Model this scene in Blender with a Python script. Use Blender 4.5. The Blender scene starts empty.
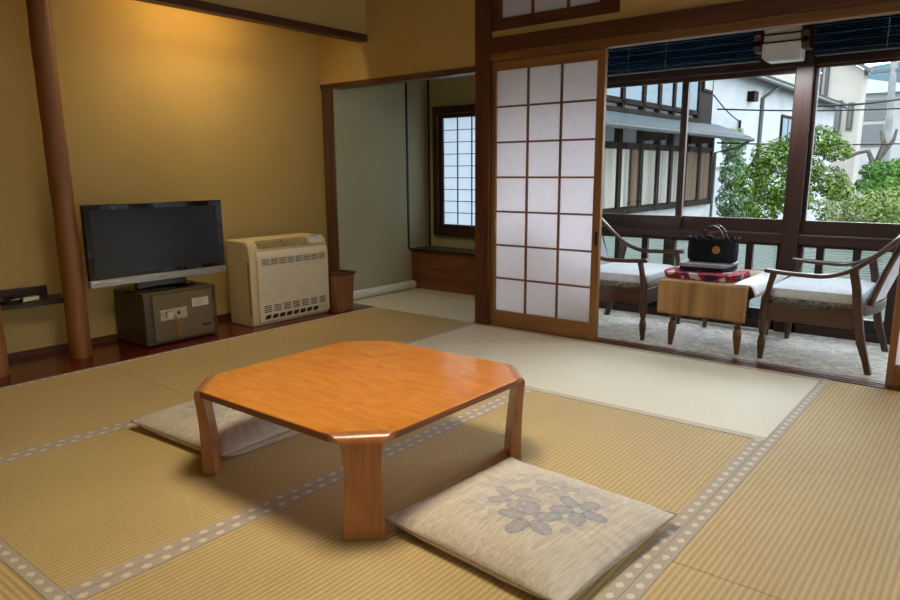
import bpy, bmesh, math, random
from mathutils import Vector, Matrix

PI = math.pi
scene = bpy.context.scene
COL = scene.collection
rnd = random.Random(7)

# ------------------------------------------------------------------ helpers
def lin(c):
    return c / 12.92 if c <= 0.04045 else ((c + 0.055) / 1.055) ** 2.4

def rgb(r, g, b):
    return (lin(r / 255), lin(g / 255), lin(b / 255), 1.0)


class MB:
    """collects shapes, then links them as one mesh object"""
    def __init__(self):
        self.bm = bmesh.new()

    def box(self, x0, x1, y0, y1, z0, z1, m=None):
        vs = [self.bm.verts.new((x, y, z)) for z in (z0, z1) for x, y in ((x0, y0), (x1, y0), (x1, y1), (x0, y1))]
        if m:
            for v in vs:
                v.co = m @ v.co
        for f in ((0, 3, 2, 1), (4, 5, 6, 7), (0, 1, 5, 4), (1, 2, 6, 5), (2, 3, 7, 6), (3, 0, 4, 7)):
            self.bm.faces.new([vs[i] for i in f])
        return vs

    def prism(self, pts, axis, lo, hi):
        def mk(p, h):
            if axis == 'z': return (p[0], p[1], h)
            if axis == 'y': return (p[0], h, p[1])
            return (h, p[0], p[1])
        a = [self.bm.verts.new(mk(p, lo)) for p in pts]
        b = [self.bm.verts.new(mk(p, hi)) for p in pts]
        n = len(pts)
        self.bm.faces.new(a[::-1]); self.bm.faces.new(b)
        for i in range(n):
            j = (i + 1) % n
            self.bm.faces.new((a[i], a[j], b[j], b[i]))

    def loft(self, rings, cap=True, closed_ring=True):
        R = [[self.bm.verts.new(p) for p in r] for r in rings]
        n = len(R[0])
        for k in range(len(R) - 1):
            for i in range(n if closed_ring else n - 1):
                j = (i + 1) % n
                self.bm.faces.new((R[k][i], R[k][j], R[k + 1][j], R[k + 1][i]))
        if cap and closed_ring:
            self.bm.faces.new(R[0][::-1]); self.bm.faces.new(R[-1])

    def lathe(self, prof, c=(0, 0), seg=20, off=None):
        """prof: list of (r, z); off: optional function z->(dx,dy)"""
        rings = []
        for r, z in prof:
            dx, dy = off(z) if off else (0, 0)
            rings.append([(c[0] + dx + r * math.cos(2 * PI * i / seg), c[1] + dy + r * math.sin(2 * PI * i / seg), z) for i in range(seg)])
        self.loft(rings)

    def tube(self, pts, rad, seg=10, flat=None, closed=False):
        """pts path; rad number or list; flat=(wide, thick) elliptic section, wide axis kept horizontal"""
        P = [Vector(p) for p in pts]
        n = len(P)
        rings = []
        prev = None
        for i, p in enumerate(P):
            if closed:
                t = (P[(i + 1) % n] - P[i - 1]).normalized()
            else:
                t = (P[min(i + 1, n - 1)] - P[max(i - 1, 0)]).normalized()
            if flat:
                a = t.cross(Vector((0, 0, 1)))
                if a.length < 1e-3:
                    a = prev or Vector((1, 0, 0))
                a.normalize()
                if prev and a.dot(prev) < 0: a = -a
            else:
                if prev is None:
                    a = t.orthogonal().normalized()
                else:
                    a = (prev - t * prev.dot(t)).normalized()
            prev = a
            b = t.cross(a).normalized()
            r = rad[i] if isinstance(rad, (list, tuple)) else rad
            w, h = flat if flat else (1, 1)
            rings.append([tuple(p + a * (r * w * math.cos(2 * PI * k / seg)) + b * (r * h * math.sin(2 * PI * k / seg))) for k in range(seg)])
        if closed:
            rings.append(rings[0])
        self.loft(rings, cap=not closed)

    def poly(self, pts):
        self.bm.faces.new([self.bm.verts.new(p) for p in pts])

    def build(self, name, mat, parent=None, smooth=False, bevel=0.0, seg=2, world=True, tidy=True):
        me = bpy.data.meshes.new(name)
        if tidy:
            bmesh.ops.recalc_face_normals(self.bm, faces=self.bm.faces)
        if parent and world:
            off = Vector((0, 0, 0)); q = parent
            while q:
                off += q.location; q = q.parent
            bmesh.ops.translate(self.bm, verts=self.bm.verts, vec=-off)
        self.bm.to_mesh(me); self.bm.free()
        if smooth:
            for p in me.polygons: p.use_smooth = True
            if smooth == 'auto':
                me.set_sharp_from_angle(angle=math.radians(40))
        o = bpy.data.objects.new(name, me)
        me.materials.append(mat)
        COL.objects.link(o)
        if parent:
            o.parent = parent
        if bevel:
            b = o.modifiers.new('edge', 'BEVEL'); b.width = bevel; b.segments = seg; b.limit_method = 'ANGLE'
            b.angle_limit = math.radians(40)
            for p in me.polygons: p.use_smooth = True
            me.set_sharp_from_angle(angle=math.radians(35))
        return o


def tag(o, label=None, cat=None, group=None, kind=None):
    if label: o['label'] = label
    if cat: o['category'] = cat
    if group: o['group'] = group
    if kind: o['kind'] = kind
    return o


def empty(name, loc, label=None, cat=None, group=None, kind=None):
    o = bpy.data.objects.new(name, None)
    COL.objects.link(o)
    o.location = loc
    o.empty_display_size = 0.1
    return tag(o, label, cat, group, kind)


def copy_tree(o, parent=None):
    c = o.copy(); COL.objects.link(c)
    if parent: c.parent = parent
    for ch in [k for k in bpy.data.objects if k.parent == o]:
        copy_tree(ch, c)
    return c


def bx(name, mat, x0, x1, y0, y1, z0, z1, parent=None, bevel=0.0, **k):
    m = MB(); m.box(x0, x1, y0, y1, z0, z1)
    return m.build(name, mat, parent, bevel=bevel, **k)


# ------------------------------------------------------------------ materials
def new_mat(name):
    m = bpy.data.materials.new(name); m.use_nodes = True
    nt = m.node_tree
    return m, nt, nt.nodes['Principled BSDF']


def noise_mat(name, c1, c2, scale=(20, 20, 20), rough=0.6, bump=0.0, detail=4, lo=0.35, hi=0.65, coat=0.0, metallic=0.0, spec=0.5, distort=0.0, bscale=None, sheen=0.0):
    m, nt, b = new_mat(name)
    N, L = nt.nodes, nt.links
    tc = N.new('ShaderNodeTexCoord'); mp = N.new('ShaderNodeMapping')
    mp.inputs['Scale'].default_value = scale if isinstance(scale, tuple) else (scale,) * 3
    nz = N.new('ShaderNodeTexNoise'); nz.inputs['Scale'].default_value = 1.0; nz.inputs['Detail'].default_value = detail
    nz.inputs['Distortion'].default_value = distort
    rp = N.new('ShaderNodeValToRGB')
    rp.color_ramp.elements[0].position = lo; rp.color_ramp.elements[0].color = c1
    rp.color_ramp.elements[1].position = hi; rp.color_ramp.elements[1].color = c2
    L.new(tc.outputs['Object'], mp.inputs['Vector']); L.new(mp.outputs[0], nz.inputs['Vector'])
    L.new(nz.outputs['Fac'], rp.inputs['Fac']); L.new(rp.outputs['Color'], b.inputs['Base Color'])
    b.inputs['Roughness'].default_value = rough; b.inputs['Metallic'].default_value = metallic
    b.inputs['Coat Weight'].default_value = coat; b.inputs['Coat Roughness'].default_value = 0.12
    b.inputs['Specular IOR Level'].default_value = spec
    if sheen: b.inputs['Sheen Weight'].default_value = sheen
    if bump:
        bp = N.new('ShaderNodeBump'); bp.inputs['Strength'].default_value = bump; bp.inputs['Distance'].default_value = 0.004
        if bscale:
            n2 = N.new('ShaderNodeTexNoise'); n2.inputs['Scale'].default_value = bscale; n2.inputs['Detail'].default_value = 3
            L.new(tc.outputs['Object'], n2.inputs['Vector']); L.new(n2.outputs['Fac'], bp.inputs['Height'])
        else:
            L.new(nz.outputs['Fac'], bp.inputs['Height'])
        L.new(bp.outputs[0], b.inputs['Normal'])
    return m


def plain(name, c, rough=0.5, metallic=0.0, coat=0.0, spec=0.5):
    return noise_mat(name, c, tuple(min(1, v * 1.12) for v in c[:3]) + (1,), scale=30, rough=rough, metallic=metallic, coat=coat, spec=spec)


def wood(name, dark, light, axis='z', s=1.0, rough=0.45, coat=0.0, dist=1.6, spec=0.5):
    sc = {'x': (1.3 * s, 22 * s, 22 * s), 'y': (22 * s, 1.3 * s, 22 * s), 'z': (22 * s, 22 * s, 1.3 * s)}[axis]
    return noise_mat(name, dark, light, scale=sc, rough=rough, bump=0.06, detail=6, lo=0.3, hi=0.7, coat=coat, distort=dist, spec=spec)


def tatami(name, along, c1, c2, rough=0.62, spec=0.4):
    """rush weave: fine ribs parallel to the long side, rush fibres across"""
    m, nt, b = new_mat(name)
    N, L = nt.nodes, nt.links
    tc = N.new('ShaderNodeTexCoord')
    wv = N.new('ShaderNodeTexWave'); wv.wave_type = 'BANDS'; wv.bands_direction = 'X' if along == 'y' else 'Y'
    wv.inputs['Scale'].default_value = 0.314 / 0.0172 ; wv.inputs['Distortion'].default_value = 0.25
    wv.inputs['Detail'].default_value = 1
    mp = N.new('ShaderNodeMapping'); mp.inputs['Scale'].default_value = (30, 420, 30) if along == 'y' else (420, 30, 30)
    nz = N.new('ShaderNodeTexNoise'); nz.inputs['Scale'].default_value = 1.0; nz.inputs['Detail'].default_value = 2
    big = N.new('ShaderNodeTexNoise'); big.inputs['Scale'].default_value = 2.2; big.inputs['Detail'].default_value = 3
    L.new(tc.outputs['Object'], wv.inputs['Vector']); L.new(tc.outputs['Object'], mp.inputs['Vector'])
    L.new(mp.outputs[0], nz.inputs['Vector']); L.new(tc.outputs['Object'], big.inputs['Vector'])
    rp = N.new('ShaderNodeValToRGB')
    rp.color_ramp.elements[0].position = 0.0; rp.color_ramp.elements[0].color = c1
    rp.color_ramp.elements[1].position = 1.0; rp.color_ramp.elements[1].color = c2
    a1 = N.new('ShaderNodeMath'); a1.operation = 'MULTIPLY_ADD'; a1.inputs[1].default_value = 0.42
    a2 = N.new('ShaderNodeMath'); a2.operation = 'MULTIPLY_ADD'; a2.inputs[1].default_value = 0.5
    a3 = N.new('ShaderNodeMath'); a3.operation = 'MULTIPLY'; a3.inputs[1].default_value = 0.35
    L.new(big.outputs['Fac'], a3.inputs[0])
    L.new(nz.outputs['Fac'], a2.inputs[0]); L.new(a3.outputs[0], a2.inputs[2])
    L.new(wv.outputs['Fac'], a1.inputs[0]); L.new(a2.outputs[0], a1.inputs[2])
    L.new(a1.outputs[0], rp.inputs['Fac']); L.new(rp.outputs['Color'], b.inputs['Base Color'])
    bp = N.new('ShaderNodeBump'); bp.inputs['Strength'].default_value = 0.45; bp.inputs['Distance'].default_value = 0.003
    L.new(wv.outputs['Fac'], bp.inputs['Height']); L.new(bp.outputs[0], b.inputs['Normal'])
    b.inputs['Roughness'].default_value = rough; b.inputs['Specular IOR Level'].default_value = spec
    return m


def border_mat(name, base, mark):
    """tatami border cloth: one row of woven lozenges; UV u = metres along, v = 0..1 across"""
    m, nt, b = new_mat(name)
    N, L = nt.nodes, nt.links
    uv = N.new('ShaderNodeUVMap'); sp = N.new('ShaderNodeSeparateXYZ'); L.new(uv.outputs[0], sp.inputs[0])
    def mth(op, a, bb=None, c=None):
        n = N.new('ShaderNodeMath'); n.operation = op
        for i, v in enumerate((a, bb, c)):
            if v is None: continue
            if isinstance(v, (int, float)): n.inputs[i].default_value = v
            else: L.new(v, n.inputs[i])
        return n.outputs[0]
    u = mth('MULTIPLY', sp.outputs[0], 1 / 0.054)
    fr = mth('ABSOLUTE', mth('SUBTRACT', mth('FRACT', u), 0.5))
    vv = mth('ABSOLUTE', mth('SUBTRACT', sp.outputs[1], 0.5))
    # a rounded lozenge
    d = mth('ADD', mth('POWER', mth('MULTIPLY', fr, 1 / 0.26), 1.35), mth('POWER', mth('MULTIPLY', vv, 1 / 0.27), 1.35))
    k = mth('LESS_THAN', d, 1.0)
    tc = N.new('ShaderNodeTexCoord')
    nz = N.new('ShaderNodeTexNoise'); nz.inputs['Scale'].default_value = 260; L.new(tc.outputs['Object'], nz.inputs['Vector'])
    k2 = mth('MULTIPLY', k, mth('MULTIPLY_ADD', nz.outputs['Fac'], 0.7, 0.5))
    mx = N.new('ShaderNodeMix'); mx.data_type = 'RGBA'; mx.inputs[6].default_value = base; mx.inputs[7].default_value = mark
    L.new(k2, mx.inputs[0]); L.new(mx.outputs[2], b.inputs['Base Color'])
    b.inputs['Roughness'].default_value = 0.7
    return m


def paper_mat(name, c, trans=0.55):
    m, nt, b = new_mat(name)
    N, L = nt.nodes, nt.links
    out = N['Material Output']
    N.remove(b)
    df = N.new('ShaderNodeBsdfDiffuse'); tr = N.new('ShaderNodeBsdfTranslucent'); mx = N.new('ShaderNodeMixShader')
    tc = N.new('ShaderNodeTexCoord'); nz = N.new('ShaderNodeTexNoise'); nz.inputs['Scale'].default_value = 35; nz.inputs['Detail'].default_value = 5
    rp = N.new('ShaderNodeValToRGB')
    rp.color_ramp.elements[0].position = 0.3; rp.color_ramp.elements[0].color = tuple(v * 0.95 for v in c[:3]) + (1,)
    rp.color_ramp.elements[1].position = 0.7; rp.color_ramp.elements[1].color = c
    L.new(tc.outputs['Object'], nz.inputs['Vector']); L.new(nz.outputs['Fac'], rp.inputs['Fac'])
    L.new(rp.outputs[0], df.inputs['Color']); L.new(rp.outputs[0], tr.inputs['Color'])
    mx.inputs[0].default_value = trans
    L.new(df.outputs[0], mx.inputs[1]); L.new(tr.outputs[0], mx.inputs[2]); L.new(mx.outputs[0], out.inputs['Surface'])
    return m


def glass_mat(name, tint=(0.96, 0.98, 0.98, 1)):
    m, nt, b = new_mat(name)
    N, L = nt.nodes, nt.links
    out = N['Material Output']; N.remove(b)
    tr = N.new('ShaderNodeBsdfTransparent'); tr.inputs['Color'].default_value = tint
    gl = N.new('ShaderNodeBsdfGlossy'); gl.inputs['Roughness'].default_value = 0.02
    fr = N.new('ShaderNodeFresnel'); fr.inputs['IOR'].default_value = 1.3
    mx = N.new('ShaderNodeMixShader')
    L.new(fr.outputs[0], mx.inputs[0]); L.new(tr.outputs[0], mx.inputs[1]); L.new(gl.outputs[0], mx.inputs[2])
    L.new(mx.outputs[0], out.inputs['Surface'])
    return m


def leaf_mat(name, c1, c2, c3):
    m, nt, b = new_mat(name)
    N, L = nt.nodes, nt.links
    out = N['Material Output']
    g = N.new('ShaderNodeNewGeometry'); rp = N.new('ShaderNodeValToRGB')
    rp.color_ramp.elements[0].color = c1; rp.color_ramp.elements[1].color = c3
    e = rp.color_ramp.elements.new(0.5); e.color = c2
    L.new(g.outputs['Random Per Island'], rp.inputs['Fac']); L.new(rp.outputs[0], b.inputs['Base Color'])
    b.inputs['Roughness'].default_value = 0.5
    tr = N.new('ShaderNodeBsdfTranslucent'); L.new(rp.outputs[0], tr.inputs['Color'])
    mx = N.new('ShaderNodeMixShader'); mx.inputs[0].default_value = 0.3
    L.new(b.outputs[0], mx.inputs[1]); L.new(tr.outputs[0], mx.inputs[2]); L.new(mx.outputs[0], out.inputs['Surface'])
    return m


def emit_mat(name, c, s):
    m, nt, b = new_mat(name)
    b.inputs['Base Color'].default_value = c
    b.inputs['Emission Color'].default_value = c; b.inputs['Emission Strength'].default_value = s
    return m


def banded(name, c1, c2, axis, period, rough=0.6, bump=0.3):
    """boards / siding / tiles with a regular seam"""
    m, nt, b = new_mat(name)
    N, L = nt.nodes, nt.links
    tc = N.new('ShaderNodeTexCoord'); wv = N.new('ShaderNodeTexWave'); wv.bands_direction = axis
    wv.wave_profile = 'SAW'; wv.inputs['Scale'].default_value = 0.314 / period
    rp = N.new('ShaderNodeValToRGB')
    rp.color_ramp.elements[0].position = 0.0; rp.color_ramp.elements[0].color = c1
    rp.color_ramp.elements[1].position = 0.25; rp.color_ramp.elements[1].color = c2
    nz = N.new('ShaderNodeTexNoise'); nz.inputs['Scale'].default_value = 6; nz.inputs['Detail'].default_value = 5
    mx = N.new('ShaderNodeMix'); mx.data_type = 'RGBA'; mx.blend_type = 'MULTIPLY'; mx.inputs[0].default_value = 0.35
    L.new(tc.outputs['Object'], wv.inputs['Vector']); L.new(wv.outputs['Fac'], rp.inputs['Fac'])
    L.new(tc.outputs['Object'], nz.inputs['Vector'])
    L.new(rp.outputs[0], mx.inputs[6]); L.new(nz.outputs['Color'], mx.inputs[7]); L.new(mx.outputs[2], b.inputs['Base Color'])
    bp = N.new('ShaderNodeBump'); bp.inputs['Strength'].default_value = bump; bp.inputs['Distance'].default_value = 0.01
    L.new(wv.outputs['Fac'], bp.inputs['Height']); L.new(bp.outputs[0], b.inputs['Normal'])
    b.inputs['Roughness'].default_value = rough
    return m


PLASTER = noise_mat('ochre_plaster', rgb(192, 164, 100), rgb(197, 169, 105), 3, 0.85, bump=0.25, bscale=140, spec=0.2)
PLASTER_NOOK = noise_mat('sage_plaster', rgb(184, 180, 146), rgb(189, 185, 151), 3, 0.85, bump=0.25, bscale=140, spec=0.2)
CEILING = banded('ceiling_boards', rgb(105, 75, 45), rgb(150, 115, 72), 'X', 0.4)
POSTW = wood('dark_post_wood', rgb(70, 36, 20), rgb(104, 58, 32), 'z', rough=0.5)
POSTR = wood('reddish_post_wood', rgb(82, 54, 36), rgb(106, 74, 52), 'z', rough=0.55)
BEAMX = wood('dark_beam_wood', rgb(66, 34, 20), rgb(96, 54, 30), 'x', rough=0.5)
BEAMXL = wood('kamoi_wood', rgb(100, 64, 32), rgb(130, 88, 46), 'x', rough=0.5)
BEAMY = wood('alcove_beam_wood', rgb(62, 34, 20), rgb(88, 50, 28), 'y', rough=0.5)
LOGW = noise_mat('peeled_log_wood', rgb(124, 74, 30), rgb(150, 96, 44), (14, 14, 1.6), 0.5, bump=0.15, detail=6)
LACQ = noise_mat('red_lacquer', rgb(88, 19, 11), rgb(104, 27, 15), (12, 2, 12), 0.22, coat=0.3)
FRAMEW_Z = wood('shoji_frame_wood', rgb(122, 82, 42), rgb(150, 106, 58), 'z', rough=0.5)
FRAMEW_X = wood('shoji_rail_wood', rgb(122, 82, 42), rgb(150, 106, 58), 'x', rough=0.5)
KUMIKO = wood('lattice_wood', rgb(104, 66, 36), rgb(130, 86, 48), 'z', rough=0.55)
PAPER = paper_mat('shoji_paper', rgb(250, 246, 251), 0.68)
PAPER_N = paper_mat('nook_window_paper', rgb(216, 224, 232), 0.65)
WINW = wood('window_wood', rgb(44, 24, 18), rgb(66, 38, 28), 'x', rough=0.5)
WINW_Z = wood('window_wood_upright', rgb(44, 24, 18), rgb(66, 38, 28), 'z', rough=0.5)
GLASS = glass_mat('window_glass')
PANELW = noise_mat('nook_panel_wood', rgb(102, 56, 28), rgb(130, 78, 42), (1.6, 9, 9), 0.42, bump=0.05, detail=6, distort=1.5, coat=0.2)
DARKLEDGE = wood('dark_ledge_wood', rgb(34, 24, 18), rgb(54, 40, 30), 'x', rough=0.35)
TAT_Y = tatami('tatami_rush', 'y', rgb(154, 126, 76), rgb(217, 191, 134))
TAT_X = tatami('tatami_rush_daylit_door', 'x', rgb(214, 206, 180), rgb(240, 235, 214), rough=0.5)  # paler than the other mats: window sheen put into the rush colour
TAT_N = tatami('tatami_rush_daylit_nook', 'y', rgb(206, 198, 170), rgb(236, 230, 208), rough=0.5)  # daylight paleness put into the nook rush colour as well
BORDER = border_mat('tatami_border_cloth', rgb(182, 168, 150), rgb(226, 214, 186))
BORDER_P = noise_mat('glare_pale_border_cloth', rgb(196, 186, 160), rgb(214, 204, 180), 200, 0.7)  # pattern left out and cloth paled, as window glare washes it out
CARPET = None

# ------------------------------------------------------------------ camera
f_px, yaw, pitch, roll, cy = 695.68, 0.67569, 0.201437, -0.0063887, 312.8
fw = Vector((-math.sin(yaw) * math.cos(pitch), math.cos(yaw) * math.cos(pitch), -math.sin(pitch)))
r0 = Vector((math.cos(yaw), math.sin(yaw), 0)); u0 = r0.cross(fw)
r_ = r0 * math.cos(roll) + u0 * math.sin(roll); u_ = u0 * math.cos(roll) - r0 * math.sin(roll)
cam = bpy.data.cameras.new('camera'); camo = bpy.data.objects.new('camera', cam); COL.objects.link(camo)
camo.matrix_world = Matrix(((r_.x, u_.x, -fw.x, 0), (r_.y, u_.y, -fw.y, 0), (r_.z, u_.z, -fw.z, 1.0), (0, 0, 0, 1)))
cam.sensor_width = 36; cam.sensor_fit = 'HORIZONTAL'; cam.lens = f_px / 900 * 36
cam.shift_y = (cy - 300) / 900
cam.clip_end = 600; cam.clip_start = 0.02
scene.camera = camo

# ------------------------------------------------------------------ room shell
def struct(o, label=None, cat=None):
    o['kind'] = 'structure'
    if label: o['label'] = label
    if cat: o['category'] = cat
    return o

YB = 3.66          # plane of the sliding doors
CZ = 2.42          # room ceiling
SUB = noise_mat('subfloor', rgb(150, 120, 75), rgb(175, 145, 95), 8, 0.8)
struct(bx('floor', SUB, -4.25, 1.7, -1.6, 3.655, -0.14, -0.056), 'boarded floor under the tatami mats', 'floor')
# tatami beyond the camera, right and behind, as floor
fx = MB(); fx.box(0.425, 1.6, -1.5, 3.655, -0.056, 0.0); fx.box(-3.66, 0.42, -1.5, -0.425, -0.056, 0.0)
struct(fx.build('floor_extension', TAT_Y), 'tatami floor behind and to the right of the camera', 'floor')

struct(bx('wall_left', PLASTER, -4.25, -4.17, -1.6, 3.74, -0.14, CZ), 'ochre plaster back wall of the alcove', 'wall')
struct(bx('baseboard_left', wood('skirting_wood', rgb(74, 42, 22), rgb(98, 58, 32), 'y'), -4.17, -4.155, -1.5, 3.62, 0.0, 0.04), 'low brown skirting along the alcove wall', 'skirting')
struct(bx('wall_alcove_front', PLASTER, -3.72, -3.665, -1.6, YB, 1.93, CZ), 'ochre wall hanging above the alcove beam', 'wall')
struct(bx('trim_1', BEAMY, -3.73, -3.648, -1.6, 3.655, 1.886, 1.932, bevel=0.004), 'dark beam along the top of the alcove', 'beam')
struct(bx('wall_front', PLASTER, -4.25, -2.71, YB, 3.74, 1.637, CZ), 'ochre wall above the nook opening', 'wall')
struct(bx('trim_2', wood('lintel_wood', rgb(70, 38, 24), rgb(98, 56, 36), 'x'), -4.16, -2.70, YB - 0.012, 3.75, 1.60, 1.637, bevel=0.003), 'brown lintel over the nook opening', 'lintel')
struct(bx('trim_3', POSTR, -4.146, -4.034, 3.645, 3.664, 0.0, 1.60, bevel=0.004), 'reddish square post at the alcove corner', 'post')
struct(bx('trim_4', POSTW, -2.71, -2.60, 3.643, 3.76, -0.02, CZ, bevel=0.005), 'dark square pillar beside the paper sliding door', 'pillar')
struct(bx('alcove_floor', LACQ, -4.17, -3.66, -1.5, 3.655, -0.05, 0.004, bevel=0.002), 'glossy dark red lacquered alcove floorboard', 'floorboard')
struct(bx('wall_back', PLASTER, -4.25, 1.7, -1.6, -1.52, -0.14, CZ), 'ochre wall behind the camera', 'wall')
m = MB(); m.box(1.6, 1.68, -1.6, 3.74, -0.14, .45); m.box(1.6, 1.68, -1.6, 3.74, 1.75, CZ); m.box(1.6, 1.68, -1.6, -.6, .45, 1.75); m.box(1.6, 1.68, 3.0, 3.74, .45, 1.75)
struct(m.build('wall_right', PLASTER), 'ochre wall to the right of the camera', 'wall')
wr = empty('window_10', (1.63, 1.2, .45)); struct(wr, 'added paper window, out of view, bringing in daylight from the right', 'window')  # unseen window added to let soft side light into the room
m = MB(); m.box(1.59, 1.66, -.6, 3.0, .45, .51); m.box(1.59, 1.66, -.6, 3.0, 1.69, 1.75)
for y in (-.6, .6, 1.8, 2.94): m.box(1.59, 1.66, y, y + .06, .51, 1.69)
m.build('frame', FRAMEW_Z, wr, bevel=.002)
m = MB(); m.box(1.63, 1.632, -.55, 2.96, .5, 1.7); m.build('paper', PAPER_N, wr)
struct(bx('ceiling', CEILING, -4.25, 1.7, -1.6, 3.8, CZ, CZ + 0.08), 'boarded wooden ceiling', 'ceiling')

# door head: long beam, grooved head rail, plaster strip, transom
struct(bx('trim_5', BEAMX, -2.60, 1.6, 3.632, 3.665, 1.70, 1.784, bevel=0.003), 'dark horizontal beam over the sliding doors', 'beam')
kz = MB(); kz.box(-2.60, 1.6, 3.65, 3.712, 1.652, 1.70)
struct(kz.build('trim_6', BEAMXL, bevel=0.002), 'brown grooved head rail of the sliding doors', 'rail')
struct(bx('wall_transom', PLASTER, -2.60, 1.6, 3.665, 3.72, 1.70, 1.826), 'narrow ochre strip between beam and transom', 'wall')
tr = empty('window_2', (-2.24, 3.69, 1.826)); struct(tr, 'paper transom window above the sliding door', 'window')
m = MB(); m.box(-2.60, -1.76, 3.66, 3.71, 1.826, 1.893); m.box(-2.60, -2.54, 3.66, 3.71, 1.893, 2.30); m.box(-1.882, -1.76, 3.66, 3.71, 1.893, 2.30); m.box(-2.60, -1.76, 3.66, 3.71, 2.30, 2.36)
m.build('frame', BEAMX, tr, bevel=0.003)
m = MB(); m.box(-2.54, -1.882, 3.694, 3.696, 1.893, 2.30); m.build('paper', PAPER, tr)
m = MB()
for x in (-2.322, -2.086): m.box(x - 0.007, x + 0.007, 3.68, 3.694, 1.893, 2.30)
m.box(-2.54, -1.882, 3.68, 3.692, 2.10, 2.112); m.build('lattice', KUMIKO, tr)
struct(bx('wall_upper', PLASTER, -1.76, 1.6, 3.665, 3.72, 1.826, CZ), 'ochre wall above the sliding doors', 'wall')
m = MB(); m.box(-2.60, -1.76, 3.665, 3.72, 2.36, CZ); struct(m.build('wall_upper_strip', PLASTER), 'ochre strip above the transom window', 'wall')
# sill with two grooves
m = MB()
for y0, y1, h in ((3.655, 3.675, .004), (3.675, 3.69, -.004), (3.69, 3.708, .004), (3.708, 3.723, -.004), (3.723, 3.775, .004)):
    m.box(-2.60, 1.6, y0, y1, -0.06, h)
struct(m.build('trim_7', wood('sill_wood', rgb(84, 44, 32), rgb(120, 72, 52), 'x', rough=0.4)), 'grooved wooden sill under the sliding doors', 'sill')

struct(bx('roof', CEILING, -4.35, 1.75, 3.72, 4.95, CZ + .005, CZ + 0.09), 'roof boards over nook and veranda', 'roof')
m = MB(); m.box(-4.35, 1.75, 4.82, 4.9, 1.96, CZ + .005); m.box(1.7, 1.75, 3.7, 4.82, 1.9, CZ + .005); m.box(-4.35, -4.25, 3.7, 4.82, 1.9, CZ + .005); struct(m.build('wall_outer_upper', WINW), 'dark boarded outer wall above the windows', 'wall')
# ---- nook
struct(bx('floor_nook', SUB, -4.2, -2.6, 3.655, 4.9, -0.14, -0.056), 'floor under the nook mat', 'floor')
m = MB(); m.box(-4.25, -4.03, 3.665, 4.80, -0.14, 1.60); m.box(-4.25, -4.03, 3.745, 4.80, 1.60, 1.95)
struct(m.build('wall_nook_left', PLASTER_NOOK), 'grey green plaster side wall of the nook', 'wall')
m = MB(); m.box(-4.25, -3.94, 4.75, 4.83, -0.14, 1.95); m.box(-2.8, -2.62, 4.75, 4.83, -0.14, 1.95); m.box(-3.94, -2.8, 4.75, 4.83, -0.14, 0.46); m.box(-3.94, -2.8, 4.75, 4.83, 1.53, 1.95)
struct(m.build('wall_nook_back', PLASTER_NOOK), 'olive plaster window wall of the nook', 'wall')
m = MB(); m.box(-4.03, -4.022, 4.452, 4.47, 0.34, 1.95); m.box(-4.03, -4.02, 4.735, 4.75, 0.34, 1.95)
struct(m.build('trim_8', DARKLEDGE), 'thin dark corner strips on the nook wall', 'trim')
struct(bx('trim_9', PANELW, -4.03, -2.71, 4.50, 4.75, -0.05, 0.322), 'varnished wood panel below the nook window', 'panel')
struct(bx('trim_10', DARKLEDGE, -4.03, -2.71, 4.475, 4.75, 0.322, 0.345, bevel=0.003), 'dark ledge below the nook window', 'ledge')
struct(bx('ceiling_nook', PLASTER_NOOK, -4.25, -2.6, 3.74, 4.85, 1.95, 2.0), 'plaster ceiling of the nook', 'ceiling')
struct(bx('wall_nook_right', PLASTER_NOOK, -2.70, -2.62, 3.76, 4.83, -0.14, 2.02), 'plaster partition between nook and veranda', 'wall')
w1 = empty('window_1', (-3.4, 4.75, 0.46)); struct(w1, 'narrow paper lattice window in the nook', 'window')
m = MB()
m.box(-3.95, -2.78, 4.70, 4.78, 0.445, 0.505); m.box(-3.95, -2.78, 4.70, 4.78, 1.47, 1.53); m.box(-3.95, -3.895, 4.70, 4.78, 0.505, 1.47); m.box(-2.84, -2.78, 4.70, 4.78, 0.505, 1.47)
m.build('frame', WINW_Z, w1, bevel=0.004)
m = MB()
m.box(-3.895, -2.84, 4.735, 4.755, 0.505, 0.545); m.box(-3.895, -2.84, 4.735, 4.755, 1.435, 1.47); m.box(-3.895, -3.865, 4.735, 4.755, 0.545, 1.435)
m.build('sash', WINW_Z, w1, bevel=0.002)
m = MB(); m.box(-3.865, -2.84, 4.756, 4.758, 0.54, 1.44); m.build('paper', PAPER_N, w1)
m = MB()
for i in range(6): m.box(-3.715 + i * .15 - .003, -3.715 + i * .15 + .003, 4.746, 4.756, 0.545, 1.435)
for i in range(1, 9): m.box(-3.865, -2.84, 4.746, 4.755, 0.545 + i * .0989 - .003, 0.545 + i * .0989 + .003)
m.build('lattice', WINW_Z, w1)

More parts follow.
